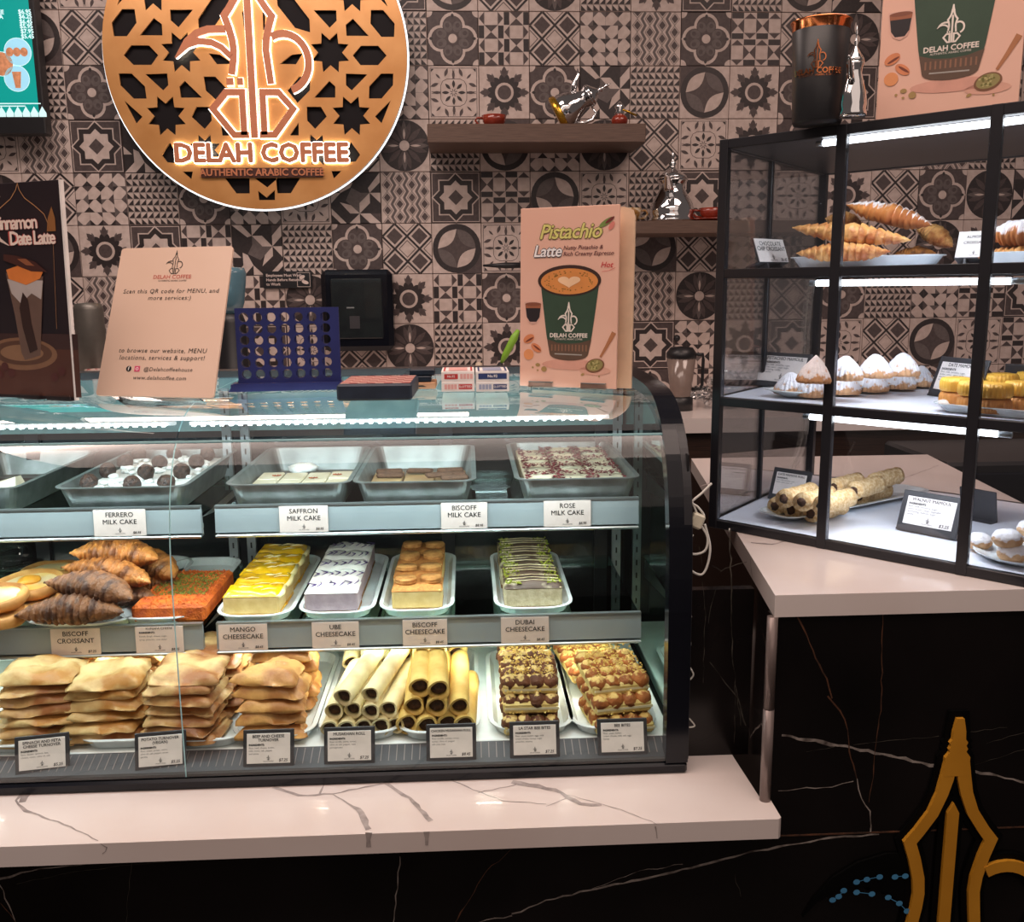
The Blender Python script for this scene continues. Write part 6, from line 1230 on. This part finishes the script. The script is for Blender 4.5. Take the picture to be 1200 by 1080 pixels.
# trays and pastries in the cabinet
def tray_px(a, b_, zf, wd, label, h=.013):
    A, B = (pZ(*a, zf), pZ(*b_, zf)) if len(a) == 2 else (pY(*a), pY(*b_)); A.z = B.z = zf; L_ = (B - A).length; rz = math.atan2(B.y - A.y, B.x - A.x); c = (A + B) / 2; return dish('serving_tray', (c.x, c.y, zf), L_, wd, h, M['ceram'], label, rz=rz, rim=.005, r=wd * .3, taper=.9), c, rz
TD3 = 1.530
t, c, rz = tray_px((930, 316, 1.76), (1104, 312, 1.66), TD3, .12, 'white rectangular tray under the croissants on the top cabinet shelf', .018)
cg = 'croissants on the top cabinet shelf'
def cabcr(p1, p2, Yd, z, R_, m, label, seed, bend=.3, pw=None):
    A, B = pY(*p1, Yd[0]), pY(*p2, Yd[1]); L_ = (B - A).length; mid = (A + B) / 2; x = (B - A).normalized(); y = Vector((0, 0, 1)).cross(x).normalized(); zc_ = x.cross(y)
    T = Matrix(((x[0], y[0], zc_[0], mid[0]), (x[1], y[1], zc_[1], mid[1]), (x[2], y[2], zc_[2], mid[2] - R_ * .62), (0, 0, 0, 1))); b = MB(); croissant(b, L_, R_, bend, m, 7, seed); return tag(b.build('croissant', T=T), label, 'croissant', cg)
cbp = powder('sugared_croissant', srgb(206, 134, 66), srgb(166, 92, 42), srgb(236, 226, 222), .22, scale=40)
cabcr((934, 297), (1045, 295), (1.70, 1.62), 0, .024, croisB, 'golden croissant lying lowest at the left of the cabinet tray', 11)
cabcr((1046, 300), (1100, 298), (1.72, 1.66), 0, .020, crois, 'dark croissant lowest at the right end of the cabinet tray', 12)
cabcr((928, 267), (1068, 282), (1.72, 1.62), 0, .025, croisB, 'long golden croissant lying across the middle of the cabinet pile', 13)
cabcr((966, 256), (1010, 262), (1.78, 1.74), 0, .022, croisB, 'croissant at the upper left rear of the cabinet pile', 14)
cabcr((990, 240), (1090, 264), (1.72, 1.64), 0, .027, cbp, 'sugared croissant on top of the cabinet pile', 15)
cabcr((1070, 262), (1114, 288), (1.74, 1.68), 0, .023, croisB, 'golden croissant slanting down at the right of the cabinet pile', 16)
t, c, rz = tray_px((1160, 317, 1.53), (1250, 317, 1.44), TD3, .12, 'white tray under the sugared almond croissants at the right of the top cabinet shelf', .016)
alm = powder('almond_croissant', srgb(200, 128, 66), srgb(160, 92, 46), srgb(240, 234, 236), .42, scale=34)
def al(p1, p2, Yd, R_, label, seed, m=alm): t = cabcr(p1, p2, Yd, 0, R_, m, label, seed, bend=.2); t['group'] = 'almond croissants'
al((1148, 302), (1250, 302), (1.52, 1.42), .026, 'golden almond croissant, the lower of the two at the right edge', 21, croisB); al((1158, 275), (1252, 273), (1.52, 1.42), .031, 'sugared almond croissant with flakes, the upper at the right edge', 22)
# powdered domes
dome = powder('powdered_cookie', srgb(214, 168, 126), srgb(190, 140, 98), srgb(232, 232, 238), .40, scale=70, bump=.8)
t, c, rz = tray_px((912, 466), (1092, 449), 1.2995, .085, 'long white tray under the powdered dome cookies', .012)
def mam(x, y, z, r, h, m, label, group, name='dome_cookie', tw=0, tip=0):
    p = pZ(x, y, z); b = MB(); h *= .84; pr = [(.001, 0), (r * .94, 0), (r, h * .12), (r * .90, h * .34), (r * .66, h * .62), (r * .36, h * .86), (r * .14 + tip, h * .97), (.001, h * (.98 + tip * 60))]; b.lathe(pr, m, 96, flute=.16, nf=20); b.jitter(.0008, 90, int(x))
    return tag(b.build(name, T=Matrix.Translation((p.x, p.y, z)) @ Matrix.Rotation(tw, 4, 'Z')), label, 'cookie', group)
zf = 1.2995 + .0035
for k, (x, y) in enumerate(((926, 461), (953, 464), (989, 461), (1022, 458), (1054, 455), (1079, 452))): mam(x, y, zf, .0290 if k < 5 else .024, .048, dome, 'powdered dome cookie, %s from left in the bottom row of the tray' % ORD[k], 'powdered domes on the long tray')
for k, (x, y) in enumerate(((955, 448), (990, 445), (1025, 442), (1057, 440))): mam(x, y, zf + .0340, .0290, .050, dome, 'powdered dome cookie, %s from left in the upper row' % ORD[k], 'powdered domes on the long tray', tip=.002 if k == 0 else 0)
# yellow fluted cakes
yel = mat('yellow_cake', srgb(240, 188, 70), srgb(218, 150, 44), rough=.5, scale=20, bump=.25, coat=.1); yeb = mat('yellow_cake_base', srgb(206, 140, 66), srgb(178, 108, 46), rough=.6, scale=24, bump=.25)
t, c, rz = tray_px((1106, 478), (1262, 492), 1.2995, .10, 'white tray under the yellow fluted cakes', .012)
def ycake(x, y, lv, label):
    p = pZ(x, y, zf); b = MB(); r = .026; b.lathe([(.001, 0), (r * .92, 0), (r, .004), (r, .015), (r * .9, .021), (r * .5, .0225), (.001, .021)], yel if lv else yeb, 104, flute=.07, nf=26)
    tag(b.build('fluted_cake', T=Matrix.Translation((p.x, p.y, zf + lv * .0232))), label, 'cake', 'yellow fluted cakes')
for k, (x, y, nm) in enumerate(((1120, 474, 'leftmost pair'), (1142, 480, 'pair behind the thick post'), (1163, 483, 'pair right of the thick post'), (1196, 480, 'rightmost pair'), (1172, 468, 'rear pair'), (1208, 466, 'rear right pair'))):
    ycake(x, y, 0, 'browned yellow fluted cake, lower of the ' + nm); ycake(x, y, 1, 'yellow fluted cake, upper of the ' + nm)
# seeded rolls
seed_ = mat('sesame_roll', srgb(240, 212, 164), srgb(214, 172, 114), rough=.75, scale=200, bump=.35, bscale=500, lo=.4, hi=.6)
t, c, rz = tray_px((906, 610), (1070, 577), 1.0675, .085, 'long white tray under the sesame rolls', .012)
def srol(x, y, z, L_, rz_, label):
    p = pZ(x, y, z); b = MB(); r = .0168; n = 10; b.tube([(L_ * i / n, .001 * math.sin(i), 0) for i in range(n + 1)], [r * (1 + .06 * math.sin(i * 2.1)) for i in range(n + 1)], seed_, 16); b.jitter(.0012, 120, int(x)); t = b.build('sesame_roll', T=Matrix.Translation((p.x, p.y, z + r * .9)) @ Matrix.Rotation(rz_, 4, 'Z')); tag(t, label, 'roll', 'sesame rolls')
    b = MB(); b.sph((-.0006, 0, 0), .0085, fillm, 10, 8, jit=.4, seed=int(x)); b.build('filling', t, T=Matrix.Rotation(0, 4, 'Z') @ Matrix.Translation((0.001, 0, 0)))
zr = 1.0675 + .004
for k, (x, y) in enumerate(((908, 602), (927, 607), (950, 611))): srol(x, y, zr, .098, rz + .10, 'sesame roll, %s from left in the front bottom row' % ORD[k])
for k, (x, y) in enumerate(((985, 585), (1006, 590))): srol(x, y, zr, .098, rz + .10, 'sesame roll, %s from left in the rear bottom row' % ORD[k])
for k, (x, y) in enumerate(((918, 594), (939, 598), (962, 602))): srol(x, y, zr + .030, .095, rz + .16, 'sesame roll, %s from left in the front upper row' % ORD[k])
for k, (x, y) in enumerate(((976, 580), (1000, 584), (1024, 573))): srol(x, y, zr + .030, .09, rz + .14, 'sesame roll, %s from left in the rear upper row' % ORD[k])
# round powdered cookies at the right
P_ = pZ(1196, 655, 1.0675); b = MB(); b.lathe([(.001, 0), (.045, 0), (.068, .010), (.070, .0125), (.066, .011), (.044, .003), (.001, .003)], M['ceram'], 36); tag(b.build('round_plate', T=Matrix.Translation((P_.x, P_.y, 1.0675))), 'white round plate at the right edge of the lowest cabinet shelf', 'plate')
sug = powder('sugar_cookie', srgb(222, 182, 140), srgb(200, 150, 104), srgb(240, 238, 240), .42, scale=90, bump=.8)
for (x, y, z, r, nm) in ((1146, 642, .004, .0215, 'leftmost, at the bottom'), (1186, 657, .004, .0235, 'front one, at the bottom'), (1216, 640, .004, .023, 'rear one, at the bottom'), (1180, 640, .026, .023, 'upper one resting on the others'), (1208, 628, .026, .022, 'upper one at the right edge')):
    p = pZ(x, y, 1.0675 + z); b = MB(); b.sph((0, 0, r * .55), r, sug, 24, 14, jit=.06, zs=.68, seed=int(x)); tag(b.build('sugar_cookie', T=Matrix.Translation((p.x, p.y, 1.0675 + z))), 'sugar-dusted round cookie on the round plate, ' + nm, 'cookie', 'sugar-dusted round cookies')
# ------------------------------------------------------------------ on top of the cabinet
CTZ = Z3 + .001
A = pZ(957, 146, CTZ); t = empty('display_tumbler', A.to_tuple()[:2] + (CTZ,)); tag(t, 'oversized black tumbler with copper rim standing on the black cabinet', 'tumbler')
tc = t.location; px_m = tc.y / F; r = 31 * px_m; copper = mat('copper_rim', srgb(214, 132, 84), rough=.15, metal=.95)
zt_ = pY(957, 22, tc.y - r * .3).z; zb_ = CTZ; hT = zt_ - zb_
b = MB(); b.lathe([(.001, 0), (r * .84, 0), (r * .88, .004), (r, hT * .90), (r * .98, hT * .905), (.001, hT * .9)], M['black'], 48); b.build('body', t)
b = MB(); b.lathe([(r * 1.0, hT * .895), (r * 1.02, hT * .97), (r * 1.08, hT * .975), (r * 1.08, hT * .99), (r * 1.0, hT), (r * .85, hT), (.001, hT * .98)], copper, 48); b.build('rim', t)
b = MB(); ea = EYE - Vector(tc); a0 = math.atan2(ea.y, ea.x) + .05
def wrap(V, R_): return [(R_ * math.cos(a0 + x / R_), R_ * math.sin(a0 + x / R_), z) for x, z in V]
tmp = MB(); emblem(tmp, -.006, hT * .50, hT * .27, 0, copper); text(tmp, 'DELAH COFFEE', -.006, hT * .475, 0, hT * .075, copper, bold=.0004); text(tmp, 'AUTHENTIC ARABIC COFFEE', -.006, hT * .435, 0, hT * .03, copper)
R_of = lambda z: r * (.88 + .12 * z / (hT * .9)) + .0016
b.v = [((R_of(y)) * math.cos(a0 + x / R_of(y)), (R_of(y)) * math.sin(a0 + x / R_of(y)), y) for x, y, z in tmp.v]; b.f = tmp.f; b.m = tmp.m; b.sm = tmp.sm; b.build('emblem_print', t)
q_ = pZ(999, 137, CTZ); p = q_; dl = dallah('silver_coffee_pot', (q_.x, p.y, CTZ), .62, 'small silver coffee pot beside the black tumbler on the cabinet'); dl.scale = (.40, .40, .60); dl.rotation_euler = (0, 0, .9)
# second pistachio board, on the cabinet
BL = TCab @ Vector((.300, .16, CTZ)); q_ = pY(1026, 142, BL.y); 
BL = pZ(1026, 142, CTZ); BR = pZ(1193, 127, CTZ); PWx = (BR - BL).length; TL = BL + Vector((0, .008, PWx * 1.66)); TP, PW, PH = frame(BL, BR, TL)
t = empty('pistachio_poster', T=TP); tag(t, 'pink latte board with green cup standing on the black cabinet at top right', 'poster')
b = MB(); b.box((0, 0, -.004), (PW, PH, 0), pk, bev=.0008); b.build('board', t); b = MB(); pistachio_art(b, PW, PH, Matrix.Identity(4)); b.build('printing', t)
